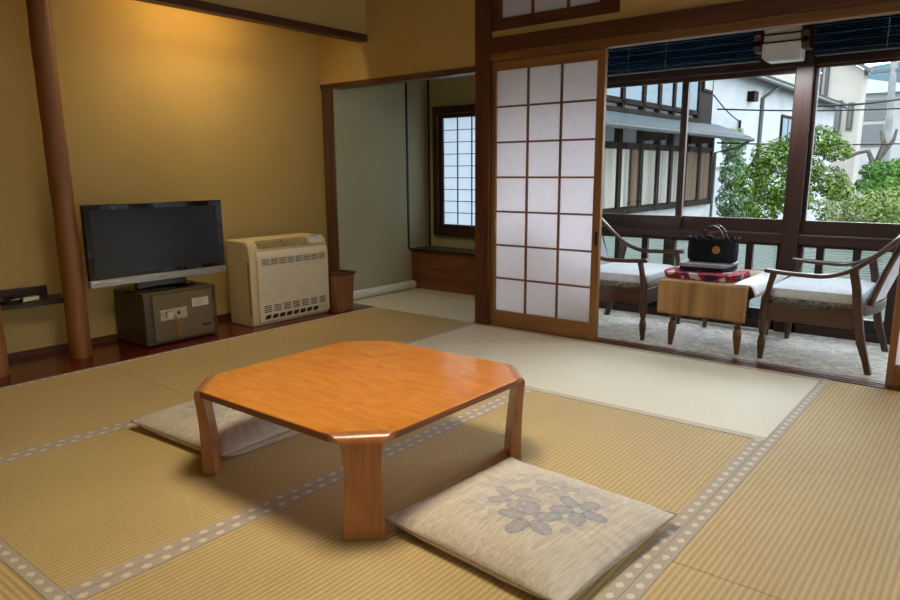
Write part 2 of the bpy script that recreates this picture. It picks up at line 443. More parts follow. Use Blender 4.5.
# ---- veranda
def carpet_mat():
    m, nt, b = new_mat('veranda_carpet')
    N, L = nt.nodes, nt.links
    tc = N.new('ShaderNodeTexCoord')
    vo = N.new('ShaderNodeTexVoronoi'); vo.feature = 'DISTANCE_TO_EDGE'; vo.inputs['Scale'].default_value = 9
    nz = N.new('ShaderNodeTexNoise'); nz.inputs['Scale'].default_value = 12; nz.inputs['Detail'].default_value = 6; nz.inputs['Distortion'].default_value = 2.5
    mixv = N.new('ShaderNodeMix'); mixv.data_type = 'RGBA'; mixv.inputs[0].default_value = 0.18
    L.new(tc.outputs['Object'], mixv.inputs[6]); L.new(nz.outputs['Color'], mixv.inputs[7]); L.new(mixv.outputs[2], vo.inputs['Vector'])
    L.new(tc.outputs['Object'], nz.inputs['Vector'])
    rp = N.new('ShaderNodeValToRGB')
    rp.color_ramp.elements[0].position = 0.02; rp.color_ramp.elements[0].color = rgb(246, 246, 240)
    rp.color_ramp.elements[1].position = 0.10; rp.color_ramp.elements[1].color = rgb(226, 226, 221)
    r2 = N.new('ShaderNodeValToRGB')
    r2.color_ramp.elements[0].position = 0.42; r2.color_ramp.elements[0].color = rgb(214, 213, 206)
    r2.color_ramp.elements[1].position = 0.56; r2.color_ramp.elements[1].color = (1, 1, 1, 1)
    mx = N.new('ShaderNodeMix'); mx.data_type = 'RGBA'; mx.blend_type = 'MULTIPLY'; mx.inputs[0].default_value = 1.0
    L.new(vo.outputs['Distance'], rp.inputs['Fac']); L.new(nz.outputs['Fac'], r2.inputs['Fac'])
    L.new(rp.outputs[0], mx.inputs[6]); L.new(r2.outputs[0], mx.inputs[7]); L.new(mx.outputs[2], b.inputs['Base Color'])
    b.inputs['Roughness'].default_value = 0.8; b.inputs['Sheen Weight'].default_value = 0.2
    bp = N.new('ShaderNodeBump'); bp.inputs['Strength'].default_value = 0.3; bp.inputs['Distance'].default_value = 0.004
    L.new(vo.outputs['Distance'], bp.inputs['Height']); L.new(bp.outputs[0], b.inputs['Normal'])
    return m
struct(bx('floor_veranda', carpet_mat(), -2.62, 1.7, 3.775, 4.70, -0.14, 0.0), 'pale grey patterned carpet floor of the veranda', 'floor')
struct(bx('ceiling_veranda', noise_mat('veranda_ceiling_boards', rgb(60, 54, 48), rgb(80, 72, 62), (3, 20, 3), 0.7), -2.62, 1.7, 3.72, 4.76, 1.98, 2.02), 'dark boarded ceiling of the veranda', 'ceiling')
struct(bx('wall_veranda_end', PLASTER_NOOK, 1.62, 1.7, 3.72, 4.76, -0.14, 2.02), 'plaster end wall of the veranda', 'wall')
YO = 4.62
m = MB(); m.box(-2.62, 1.7, YO - 0.02, YO + 0.10, 1.585, 1.655)
struct(m.build('trim_11', WINW, bevel=0.003), 'dark head rail of the veranda windows', 'rail')
struct(bx('wall_veranda_head', WINW, -2.62, 1.7, YO + 0.02, YO + 0.10, 1.655, 2.02), 'dark boards above the veranda windows', 'wall')
m = MB(); m.box(-2.62, 1.7, YO - 0.03, YO + 0.09, 0.550, 0.606)
struct(m.build('trim_12', WINW, bevel=0.003), 'dark wooden sill rail of the veranda windows', 'rail')
struct(bx('trim_13', WINW_Z, -1.079, -0.984, YO - 0.035, YO + 0.10, 0.0, 1.655, bevel=0.004), 'thick dark pillar between the veranda windows', 'pillar')
struct(bx('baseboard_front', plain('black_kickboard', rgb(22, 20, 20), 0.4), -2.62, 1.7, YO + 0.02, YO + 0.10, 0.0, 0.125), 'black board along the foot of the veranda wall', 'skirting')

def sash(n, x0, x1, y, lab):
    w = empty('window_%d' % n, ((x0 + x1) / 2, y, 0.606)); struct(w, lab, 'window')
    m = MB()
    m.box(x0, x1, y - .015, y + .015, 0.608, 0.692); m.box(x0, x1, y - .015, y + .015, 1.555 if n != 5 else 1.57, 1.60)
    m.box(x0, x0 + .028, y - .015, y + .015, 0.692, 1.57); m.box(x1 - .028, x1, y - .015, y + .015, 0.692, 1.57)
    m.build('frame', WINW_Z, w, bevel=0.002)
    m = MB(); m.box(x0 + .02, x1 - .02, y - .002, y + .002, 0.68, 1.58); m.build('pane', GLASS, w)
    return w
sash(3, -2.60, -1.722, YO + .02, 'left sliding veranda window facing the wooden house')
sash(4, -1.778, -1.07, YO + .055, 'middle sliding veranda window beside the thick pillar')
sash(5, -0.99, 0.32, YO + .02, 'right veranda window facing the garden trees')
sash(6, 0.30, 1.62, YO + .055, 'far right veranda window')

# low lattice windows under the sill, with a pale slatted blind outside
REED = None
def slat_mat():
    m, nt, b = new_mat('translucent_slats')
    N, L = nt.nodes, nt.links
    out = N['Material Output']
    b.inputs['Base Color'].default_value = rgb(176, 188, 184); b.inputs['Roughness'].default_value = 0.4
    tr = N.new('ShaderNodeBsdfTranslucent'); tr.inputs['Color'].default_value = rgb(180, 198, 190)
    mx = N.new('ShaderNodeMixShader'); mx.inputs[0].default_value = 0.55
    L.new(b.outputs[0], mx.inputs[1]); L.new(tr.outputs[0], mx.inputs[2]); L.new(mx.outputs[0], out.inputs['Surface'])
    return m
SLAT = slat_mat()
def low_window(n, x0, x1, bars, lab):
    w = empty('window_%d' % n, ((x0 + x1) / 2, YO + .05, 0.125)); struct(w, lab, 'window')
    m = MB()
    m.box(x0, x1, YO, YO + .04, 0.532, 0.55); m.box(x0, x1, YO, YO + .04, 0.0, 0.05)
    m.box(x0, x0 + .03, YO, YO + .04, 0.0, 0.55); m.box(x1 - .03, x1, YO, YO + .04, 0.0, 0.55)
    m.build('frame', WINW_Z, w, bevel=0.002)
    for b in bars:
        q = MB(); q.box(b - .021, b + .021, YO + .004, YO + .036, 0.0, 0.535); q.build('bar', WINW_Z, w, bevel=0.002)
    m = MB(); z = 0.128
    while z < 0.548:
        R = Matrix.Translation((0, YO + .075, z)) @ Matrix.Rotation(math.radians(38), 4, 'X')
        m.box(x0, x1, -.0085, .0085, -.0006, .0006, R); z += 0.0150
    m.build('slatted_blind', SLAT, w)
low_window(7, -2.60, -1.80, (-1.968, -2.17, -2.38), 'left low lattice window under the sill behind the left chair')
low_window(8, -1.78, -1.075, (-1.27, -1.48), 'low lattice window behind the handbag')
low_window(9, -0.99, 0.30, (-0.866, -0.672, -0.478, -0.284, -0.09, 0.104), 'right low lattice window behind the right armchair')
struct(bx('trim_14', WINW_Z, -1.822, -1.756, YO - .01, YO + .05, 0.0, 0.54, bevel=0.003), 'dark short post in the low lattice wall', 'post')

# ------------------------------------------------------------------ tatami mats
def mat_thing(x0, x1, y0, y1, along, lab, rush, bm=BORDER, sides=(1, 1), shift=(0, 0.5), bw=0.04):
    t = empty('tatami_mat', ((x0 + x1) / 2, (y0 + y1) / 2, -0.05), lab, 'tatami mat', 'tatami mats')
    g = 0.0006
    m = MB(); m.box(x0 + g, x1 - g, y0 + g, y1 - g, -0.055, 0.0)
    m.build('woven_rush', rush, t, bevel=0.003, seg=2)
    for s in (0, 1):
        if not sides[s]: continue
        me = bpy.data.meshes.new('cloth_border')
        bmm = bmesh.new()
        h = 0.0018
        if along == 'y':
            a, b_ = (x0 + g, x0 + bw) if s == 0 else (x1 - bw, x1 - g); c, d = y0 + g, y1 - g
        else:
            a, b_ = x0 + g, x1 - g; c, d = (y0 + g, y0 + bw) if s == 0 else (y1 - bw, y1 - g)
        off = t.location
        vs = [bmm.verts.new((x - off.x, y - off.y, z - off.z)) for z in (-0.05, h) for x, y in ((a, c), (b_, c), (b_, d), (a, d))]
        uvl = bmm.loops.layers.uv.new('UVMap')
        for fi in ((0, 3, 2, 1), (4, 5, 6, 7), (0, 1, 5, 4), (1, 2, 6, 5), (2, 3, 7, 6), (3, 0, 4, 7)):
            fc = bmm.faces.new([vs[i] for i in fi])
            for lp in fc.loops:
                wx, wy = lp.vert.co.x + off.x, lp.vert.co.y + off.y
                if along == 'y': lp[uvl].uv = (wy + shift[s] * 0.054, (wx - a) / (b_ - a))
                else: lp[uvl].uv = (wx + shift[s] * 0.054, (wy - c) / (d - c))
        bmm.to_mesh(me); bmm.free()
        o = bpy.data.objects.new('cloth_border', me); me.materials.append(bm); COL.objects.link(o); o.parent = t
    return t
mat_thing(-3.66, -2.70, 1.628, 3.655, 'y', 'tatami mat beside the air conditioner, along the red alcove floor', TAT_Y)
mat_thing(-3.66, -2.70, -0.42, 1.628, 'y', 'tatami mat in front of the two round log posts', TAT_Y)
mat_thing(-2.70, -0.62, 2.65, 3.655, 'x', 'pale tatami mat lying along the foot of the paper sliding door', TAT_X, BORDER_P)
mat_thing(-2.70, -1.66, 0.60, 2.65, 'y', 'tatami mat under the left half of the low table', TAT_Y)
mat_thing(-1.66, -0.62, 0.60, 2.65, 'y', 'tatami mat under the front cushion and right half of the table', TAT_Y)
mat_thing(-0.62, 0.42, 1.643, 3.655, 'y', 'tatami mat at right, reaching the veranda sill', TAT_Y)
mat_thing(-0.62, 0.42, -0.42, 1.643, 'y', 'tatami mat in the bottom right corner', TAT_Y)
mat_thing(-2.70, -0.62, -0.42, 0.60, 'x', 'tatami mat in the bottom left corner', tatami('tatami_rush_across', 'x', rgb(154, 126, 76), rgb(217, 191, 134)))
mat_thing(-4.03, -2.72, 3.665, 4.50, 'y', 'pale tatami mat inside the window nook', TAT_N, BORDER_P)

# ------------------------------------------------------------------ sliding paper doors
def shoji(n, x0, x1, y0, lab, handle_x, open_left=False):
    d = empty('door_%d' % n, ((x0 + x1) / 2, y0 + .015, 0.004)); struct(d, lab, 'sliding door')
    y1 = y0 + .03
    z0, z1 = 0.004, 1.65
    for a, b in ((x0, x0 + .03), (x1 - .048, x1)):
        m = MB(); m.box(a, b, y0, y1, z0, z1); m.build('stile', FRAMEW_Z, d, bevel=0.002)
    m = MB(); m.box(x0 + .03, x1 - .048, y0 + .001, y1 - .001, z0, 0.105); m.build('bottom_rail', FRAMEW_X, d, bevel=0.002)
    m = MB(); m.box(x0 + .03, x1 - .048, y0 + .001, y1 - .001, 1.597, z1); m.build('top_rail', FRAMEW_X, d, bevel=0.002)
    xa, xb = x0 + .03, x1 - .048
    m = MB()
    for i in (1, 2):
        x = xa + (xb - xa) * i / 3; m.box(x - .0058, x + .0058, y0 + .006, y0 + .018, 0.105, 1.597)
    for i in range(1, 7):
        z = .105 + (1.597 - .105) * i / 7; m.box(xa, xb, y0 + .007, y0 + .017, z - .0055, z + .0055)
    m.build('lattice', KUMIKO, d)
    m = MB(); m.box(xa - .004, xb + .004, y0 + .018, y0 + .0195, 0.10, 1.60); m.build('paper', PAPER, d)
    m = MB(); m.box(handle_x - .009, handle_x + .009, y0 - .002, y0 + .004, 0.57, 0.65); m.build('finger_pull', plain('dark_pull', rgb(30, 20, 14), 0.4), d, bevel=0.002)
shoji(1, -2.60, -1.838, 3.672, 'paper sliding door with three columns of panes beside the pillar', -1.858)
shoji(2, -0.366, 0.40, 3.708, 'edge of a second paper sliding door at the right edge', 0.37)

# ------------------------------------------------------------------ log posts of the alcove
def log(name, x, y, r, z1, lab, wob, seed):
    rr = random.Random(seed)
    t = MB(); prof = []; n = 26
    for i in range(n + 1):
        z = 0.004 + (z1 - 0.004) * i / n
        prof.append((r * (1 + 0.03 * rr.uniform(-1, 1) - 0.06 * i / n), z))
    t.lathe(prof, (0, 0), 24, off=lambda z: (0, wob * math.sin(z * 2.1 + seed)))
    o = t.build(name, LOGW, None, smooth='auto'); o.location = (x, y, 0)
    return tag(o, lab, 'post')
log('log_post', -3.93, 1.628, 0.056, CZ, 'tall round peeled log post left of the television', 0.006, 1)
log('log_post', -3.90, 1.205, 0.060, CZ, 'round log post cut off by the left edge of the photo', 0.002, 4)

# ------------------------------------------------------------------ wall shelf and what lies on it
DARKW = wood('dark_shelf_wood', rgb(34, 20, 12), rgb(54, 34, 22), 'y', rough=0.35, coat=0.2)
sh = empty('wall_shelf', (-4.1, 1.35, 0.31), 'dark wooden wall shelf behind the log posts, holding a remote control', 'shelf')
m = MB(); m.prism([(-4.165, 0.95), (-4.03, 0.95), (-4.01, 1.31), (-3.99, 1.60), (-4.165, 1.66)], 'z', 0.305, 0.332); m.build('board', DARKW, sh, bevel=0.003)
m = MB(); m.box(-4.165, -4.145, 0.95, 1.585, 0.332, 0.392); m.build('backboard', DARKW, sh, bevel=0.003)
rc = empty('remote_control', (-4.055, 1.435, 0.332), 'cream remote control lying on the dark wall shelf', 'remote control')
R = Matrix.Translation((-4.055, 1.435, 0.332)) @ Matrix.Rotation(math.radians(20), 4, 'Z')
m = MB(); m.box(-.022, .022, -.07, .07, 0, .018, R); m.build('body', plain('cream_plastic', rgb(226, 212, 170), 0.4), rc, bevel=0.004)
m = MB(); m.box(-.014, .014, .02, .055, .018, .0195, R); m.build('display', plain('lcd_grey', rgb(140, 145, 130), 0.3), rc)
m = MB(); m.lathe([(.03, .332), (.062, .336), (.066, .352), (.058, .356), (.05, .344), (.02, .341)], (-4.045, 1.355), 24)
tag(m.build('ashtray', plain('black_glaze', rgb(20, 18, 18), 0.2, coat=0.5), None, smooth='auto'), 'small black dish on the dark wall shelf', 'dish')

# ------------------------------------------------------------------ television
TVB = plain('gloss_black', rgb(8, 8, 9), 0.04)
SCREEN = plain('tv_screen', rgb(13, 14, 17), 0.25)
SILVER = noise_mat('brushed_silver', rgb(150, 148, 142), rgb(176, 174, 168), (300, 6, 300), 0.35, metallic=0.6)
tv = empty('television', (-3.93, 2.11, 0.322), 'flat black television with a silver bottom bar, standing on the safe', 'television')
m = MB(); m.box(-3.885, -3.853, 1.692, 2.533, 0.42, 0.832); m.build('bezel', TVB, tv, bevel=0.004)
m = MB(); m.box(-3.855, -3.851, 1.722, 2.492, 0.447, 0.802); m.build('screen', SCREEN, tv)
m = MB(); m.box(-3.885, -3.848, 1.69, 2.533, 0.383, 0.424); m.build('speaker_bar', SILVER, tv, bevel=0.003)
m = MB(); m.box(-3.848, -3.8475, 1.70, 1.745, .411, .417); m.build('sticker', plain('label_white', rgb(220, 220, 214), 0.5), tv)
m = MB(); m.box(-3.848, -3.8475, 1.755, 1.86, .409, .413); m.build('caption_strip', plain('label_white_b', rgb(220, 220, 214), 0.5), tv)
m = MB(); m.box(-3.848, -3.8475, 2.08, 2.13, .400, .405); m.build('badge', plain('badge_grey', rgb(90, 90, 88), 0.5), tv)
m = MB(); m.box(-3.95, -3.885, 1.83, 2.40, 0.46, 0.76); m.build('rear_housing', plain('tv_back', rgb(22, 22, 23), 0.5), tv, bevel=0.01)
m = MB(); m.box(-3.93, -3.895, 1.97, 2.28, 0.333, 0.47); m.build('stand_neck', TVB, tv, bevel=0.004)
m = MB(); m.prism([(-3.94 + .10 * math.cos(a * PI / 16), 2.13 + .22 * math.sin(a * PI / 16)) for a in range(32)], 'z', 0.3222, 0.336); m.build('stand_base', TVB, tv, bevel=0.003)

# ------------------------------------------------------------------ safe
SAFE = noise_mat('safe_paint', rgb(104, 90, 58), rgb(116, 102, 68), 60, 0.45)
SAFED = noise_mat('safe_paint_dark', rgb(76, 64, 42), rgb(86, 73, 48), 60, 0.5)
sf = empty('safe', (-3.94, 2.19, 0.004), 'small brown metal safe with a key hanging from its lock, under the television', 'safe')
m = MB(); m.box(-4.15, -3.802, 1.95, 2.417, 0.012, 0.320); m.build('body', SAFED, sf, bevel=0.006)
for y in (2.0, 2.385):
    m = MB(); m.box(-4.07, -3.83, y - .02, y + .02, 0.004, 0.014); m.build('foot', plain('black_rubber', rgb(15, 15, 15), 0.6), sf)
dr = MB(); dr.box(-3.804, -3.792, 1.998, 2.382, 0.030, 0.300); dr = dr.build('door', SAFE, sf, bevel=0.003)
m = MB(); m.box(-3.793, -3.786, 2.035, 2.205, 0.150, 0.215); m.build('lock_plate', noise_mat('lock_plate_metal', rgb(170, 162, 140), rgb(190, 182, 160), 40, 0.4, metallic=0.3), dr, bevel=0.002)
def disc_x(mb, x0, x1, y, z, r, seg=20):
    mb.loft([[(x, y + r * math.cos(2 * PI * i / seg), z + r * math.sin(2 * PI * i / seg)) for i in range(seg)] for x in (x0, x1)])
m = MB(); disc_x(m, -3.787, -3.762, 2.085, .184, .021); m.build('dial', noise_mat('chrome', rgb(190, 188, 180), rgb(215, 212, 205), 30, 0.2, metallic=0.9), dr, smooth='auto')
m = MB(); disc_x(m, -3.787, -3.782, 2.15, .186, .010); m.build('keyhole', plain('dark_metal', rgb(30, 28, 26), 0.4), dr)
m = MB(); m.box(-3.7925, -3.7915, 2.245, 2.355, 0.205, 0.256); m.build('notice_sticker', plain('sticker_white', rgb(216, 208, 186), 0.7), dr)
m = MB()
for i in range(5): m.box(-3.7915, -3.7912, 2.252, 2.325 + .02 * (i % 2), 0.248 - i * .009, 0.250 - i * .009)
m.build('notice_text', plain('text_grey', rgb(120, 112, 98), 0.7), dr)
m = MB(); m.box(-3.7925, -3.7915, 2.30, 2.36, 0.078, 0.092); m.build('name_label', plain('label_dark', rgb(40, 32, 24), 0.5), dr)
for z in (.10, .25):
    m = MB(); m.tube([(-3.798, 2.397, z - .022), (-3.798, 2.397, z + .022)], .008, 10); m.build('hinge', SAFED, sf, smooth='auto')
m = MB(); m.tube([(-3.780, 2.125, .176), (-3.778, 2.135, .15), (-3.778, 2.15, .11), (-3.780, 2.142, .07), (-3.782, 2.132, .03)], .0035, 8)
m.tube([(-3.780, 2.125, .176), (-3.776, 2.128, .14), (-3.776, 2.13, .10), (-3.778, 2.12, .055)], .003, 8)
m.build('key_cord', plain('tan_cord', rgb(176, 122, 58), 0.8), sf, smooth=True)

# ------------------------------------------------------------------ floor air conditioner
CREAM = noise_mat('cream_plastic_case', rgb(214, 196, 150), rgb(222, 205, 160), 20, 0.45)
CREAM2 = noise_mat('cream_front_panel', rgb(226, 212, 180), rgb(233, 220, 190), 20, 0.42)
SLOT = plain('vent_shadow', rgb(52, 44, 34), 0.7)
ac = empty('air_conditioner', (-3.88, 2.98, 0.004), 'cream floor-standing air conditioner between the safe and the wooden bin', 'air conditioner')
m = MB(); m.prism([(-4.02, 0.004), (-3.775, 0.004), (-3.770, .02), (-3.770, .47), (-3.775, .515), (-3.79, .545), (-3.815, .560), (-4.02, .565)], 'y', 2.655, 3.305)
m.build('case', CREAM, ac, bevel=0.008)
m = MB(); m.prism([(-3.771, .028), (-3.752, .032), (-3.750, .44), (-3.756, .478), (-3.771, .495)], 'y', 2.70, 3.297); m.build('front_panel', CREAM2, ac, bevel=0.004)
m = MB(); m.prism([(-3.772, .512), (-3.768, .514), (-3.783, .548), (-3.806, .5615), (-3.81, .556), (-3.79, .54)], 'y', 2.725, 3.14); m.build('air_outlet', noise_mat('outlet_tan', rgb(150, 132, 92), rgb(164, 146, 104), 20, 0.5), ac, bevel=0.001)
m = MB(); m.box(-3.7865, -3.781, 2.915, 2.921, 0.532, 0.555); m.build('outlet_divider', SLOT, ac)
m = MB(); m.prism([(-3.772, .513), (-3.765, .515), (-3.781, .552), (-3.806, .566), (-3.812, .56)], 'y', 3.155, 3.265); m.build('control_panel', plain('control_grey', rgb(206, 206, 198), 0.4), ac, bevel=0.001)
m = MB(); m.box(-3.802, -3.79, 3.175, 3.245, .5615, .5645); m.build('display', plain('display_blue_grey', rgb(120, 132, 140), 0.3), ac)
def slots(z0, rows, dz, h, ycells, yw, name, tilt=0):
    m = MB()
    for r in range(rows):
        for y in ycells:
            m.box(-3.7515, -3.7490, y, y + yw, z0 + r * dz + tilt * (r % 2), z0 + r * dz + h)
    return m.build(name, SLOT, ac)
slots(.405, 4, .0105, .0042, [2.735 + i * .068 for i in range(8)], .056, 'upper_vent')
slots(.092, 4, .0125, .0055, [2.735 + i * .078 for i in range(7)], .058, 'lower_vent')
m = MB()
for i in range(8):
    y = 2.735 + i * .058
    m.prism([(y, .046), (y + .042, .046), (y + .054, .072), (y + .012, .072)], 'x', -3.7525, -3.7495)
m.build('intake_grille', plain('grille_black', rgb(30, 28, 26), 0.6), ac)
m = MB()
for i in range(3): m.box(-3.7525, -3.7512, 3.205, 3.28, .050 + i * .009, .053 + i * .009)
m.build('intake_louver', noise_mat('louver_shade', rgb(176, 162, 130), rgb(186, 172, 140), 20, 0.5), ac)
m = MB(); m.box(-3.80, -3.775, 2.6535, 2.656, .07, .43); m.build('side_seam', noise_mat('seam_tan', rgb(164, 140, 84), rgb(176, 152, 94), 20, 0.5), ac)

# ------------------------------------------------------------------ wooden bin
BINW = wood('bin_wood', rgb(122, 80, 48), rgb(150, 102, 64), 'z', rough=0.5)
bn = empty('waste_bin', (-3.77, 3.39, 0.004), 'square tapered wooden waste bin between air conditioner and corner post', 'waste bin')
m = MB(); cx, cyy = -3.775, 3.402
def sq(h, z): return [(cx - h, cyy - h, z), (cx + h, cyy - h, z), (cx + h, cyy + h, z), (cx - h, cyy + h, z)]
m.loft([sq(.072, .004), sq(.086, .275), sq(.076, .275), sq(.064, .02)]); m.build('body', BINW, bn, bevel=0.002)
m = MB(); m.loft([sq(.086, .268), sq(.0935, .268), sq(.094, .288), sq(.078, .288), sq(.078, .270)], cap=False); m.build('rim', wood('rim_wood', rgb(86, 52, 30), rgb(112, 70, 42), 'y'), bn)

# white pole along the nook wall
m = MB(); m.tube([(-3.988, 3.69, .036), (-3.988, 4.47, .036)], .036, 20)
tag(m.build('rolled_mat', noise_mat('white_wrap', rgb(222, 219, 208), rgb(236, 234, 224), 40, 0.55), None, smooth='auto'), 'white round roll lying along the foot of the nook wall', 'roll')

# ------------------------------------------------------------------ low table
TTOP = noise_mat('table_top_wood', rgb(192, 116, 44), rgb(216, 142, 62), (5, 17, 17), 0.27, bump=0.015, detail=7, lo=0.28, hi=0.72, distort=2.4, coat=0.25)
TLEG = noise_mat('table_leg_wood', rgb(146, 88, 42), rgb(184, 120, 62), (16, 16, 1.8), 0.32, bump=0.03, detail=6, lo=0.3, hi=0.7, distort=2.2, coat=0.25)
TEDGE = noise_mat('table_edge_wood', rgb(112, 60, 28), rgb(136, 78, 40), (3, 3, 120), 0.4)
tcx, tcy, hs, zt = -1.668, 1.604, 0.434, 0.3075
lt = empty('low_table', (tcx, tcy, 0.0022), 'low square orange wooden table with bent corner legs on the tatami', 'table')
ch = 0.129
def octo(h, c, z): return [(sx * (h - c) if k else sx * h, sy * h if k else sy * (h - c), z) for sx, sy, k in ((1, -1, 0), (1, 1, 0), (1, 1, 1), (-1, 1, 1), (-1, 1, 0), (-1, -1, 0), (-1, -1, 1), (1, -1, 1))]
m = MB(); m.loft([octo(hs, ch, zt - .024), octo(hs, ch, zt)])
m.build('tabletop', TTOP, lt, bevel=0.004, seg=3, world=False)
m = MB()
o1 = octo(hs + .0006, ch - .0002, zt - .0225); o2 = octo(hs + .0006, ch - .0002, zt - .0045)
for i in (0, 2, 4, 6):
    j = i + 1
    m.poly([o1[i], o1[j], o2[j], o2[i]])
m.build('edge_band', TEDGE, lt, world=False)
def leg_mesh():
    m = MB()
    # path in (n, z): n = distance beyond the plate's chamfer line, along the corner's outward diagonal
    R = 0.030
    path = [(-0.012, zt, ch * 1.414 + .021, .024)]
    path.append((0.0, zt + .0002, ch * 1.414, .024))
    for k in range(1, 9):
        a = k / 8 * PI / 2
        w = ch * 1.414 - 2 * R * math.sin(a) - .010 * (k / 8) ** 2
        wend = w
        path.append((R * math.sin(a), zt - R * (1 - math.cos(a)), w, .024 + .004 * k / 8))
    nz_ = 10
    for k in range(1, nz_ + 1):
        t = k / nz_
        z = (zt - R) * (1 - t)
        w = wend + (0.094 - wend) * math.sin(min(1, t * 2.6) * PI / 2) + .024 * t ** 1.5
        path.append((R - .003 * math.sin(t * PI) - .010 * t, z, w, .026 + .014 * t))
    rings = []
    P = path
    for i, (n, z, w, th) in enumerate(P):
        a = P[max(i - 1, 0)]; b = P[min(i + 1, len(P) - 1)]
        t = Vector((b[0] - a[0], b[1] - a[1])).normalized()
        inn = Vector((t.y, -t.x))  # inward-down normal
        if i == len(P) - 1: inn = Vector((-1, 0))
        q = (n + inn.x * th, z + inn.y * th)
        rings.append([(n, -w / 2, z), (n, w / 2, z), (q[0], w / 2 - .002, max(q[1], 0) if i == len(P) - 1 else q[1]), (q[0], -w / 2 + .002, max(q[1], 0) if i == len(P) - 1 else q[1])])
    m.loft(rings)
    return m
base = hs * math.sqrt(2) - ch / math.sqrt(2)
leg0 = None
for k, ang in enumerate((-45, 45, 135, 225)):
    if leg0 is None:
        leg0 = leg_mesh().build('leg', TLEG, None, bevel=0.005, seg=3, smooth='auto'); o = leg0
    else:
        o = leg0.copy(); COL.objects.link(o)
    o.parent = lt
    a = math.radians(ang); o.location = (base * math.cos(a), base * math.sin(a), 0); o.rotation_euler = (0, 0, a)

# ------------------------------------------------------------------ floor cushions
def cushion_mat():
    m, nt, b = new_mat('linen_cushion_cloth')
    N, L = nt.nodes, nt.links
    at = N.new('ShaderNodeAttribute'); at.attribute_name = 'print'
    tc = N.new('ShaderNodeTexCoord')
    mp = N.new('ShaderNodeMapping'); mp.inputs['Scale'].default_value = (90, 6, 90)
    nz = N.new('ShaderNodeTexNoise'); nz.inputs['Scale'].default_value = 1.6; nz.inputs['Detail'].default_value = 5
    rp = N.new('ShaderNodeValToRGB')
    rp.color_ramp.elements[0].position = .3; rp.color_ramp.elements[0].color = rgb(186, 172, 148)
    rp.color_ramp.elements[1].position = .7; rp.color_ramp.elements[1].color = rgb(216, 205, 184)
    mx = N.new('ShaderNodeMix'); mx.data_type = 'RGBA'; mx.inputs[7].default_value = rgb(122, 128, 146)
    L.new(tc.outputs['Object'], mp.inputs['Vector']); L.new(mp.outputs[0], nz.inputs['Vector']); L.new(nz.outputs['Fac'], rp.inputs['Fac'])
    L.new(rp.outputs[0], mx.inputs[6]); L.new(at.outputs['Fac'], mx.inputs[0]); L.new(mx.outputs[2], b.inputs['Base Color'])
    b.inputs['Roughness'].default_value = 0.8; b.inputs['Sheen Weight'].default_value = 0.3
    bp = N.new('ShaderNodeBump'); bp.inputs['Strength'].default_value = 0.2; bp.inputs['Distance'].default_value = 0.002
    L.new(nz.outputs['Fac'], bp.inputs['Height']); L.new(bp.outputs[0], b.inputs['Normal'])
    return m
CUSH = cushion_mat()
PETALS = []
def flower(cu, cv, r, n, a0, w=0.42, fade=1.0, spread=360):
    for i in range(n):
        a = math.radians(a0 + spread * i / n)
        PETALS.append((cu + .62 * r * math.cos(a), cv + .62 * r * math.sin(a), r * .46, r * .46 * w * 1.6, a, fade))
for args in ((-.16, -.06, .25, 5, 20, .42, .75), (.20, -.30, .29, 5, 50, .42, .9), (.44, .16, .26, 5, 10, .42, .9), (.02, .42, .23, 5, 35, .42, .6),
             (-.50, .10, .20, 4, 60, .40, .45), (.26, .56, .20, 4, 15, .40, .4), (.12, .12, .20, 4, 80, .4, .35), (-.34, -.36, .18, 4, 30, .4, .4), (.54, -.14, .15, 3, 40, .4, .5),
             (-.32, .46, .18, 4, 0, .4, .45), (-.08, -.50, .15, 3, 10, .4, .4), (.50, .46, .15, 3, 90, .4, .4)):
    flower(*args)
def print_val(u, v):
    best = 0.0
    for (pu, pv, a, b, an, fade) in PETALS:
        du, dv = u - pu, v - pv
        if abs(du) > .3 or abs(dv) > .3: continue
        x = du * math.cos(an) + dv * math.sin(an); y = -du * math.sin(an) + dv * math.cos(an)
        d = (x / a) ** 2 + (y / b) ** 2
        if d < 1:
            k = (0.60 + 0.2 * d ** 2) * fade
            if abs(y) < .007: k *= .6
            if d > .84: k = min(1, fade * 1.15)
            best = max(best, k)
    return best
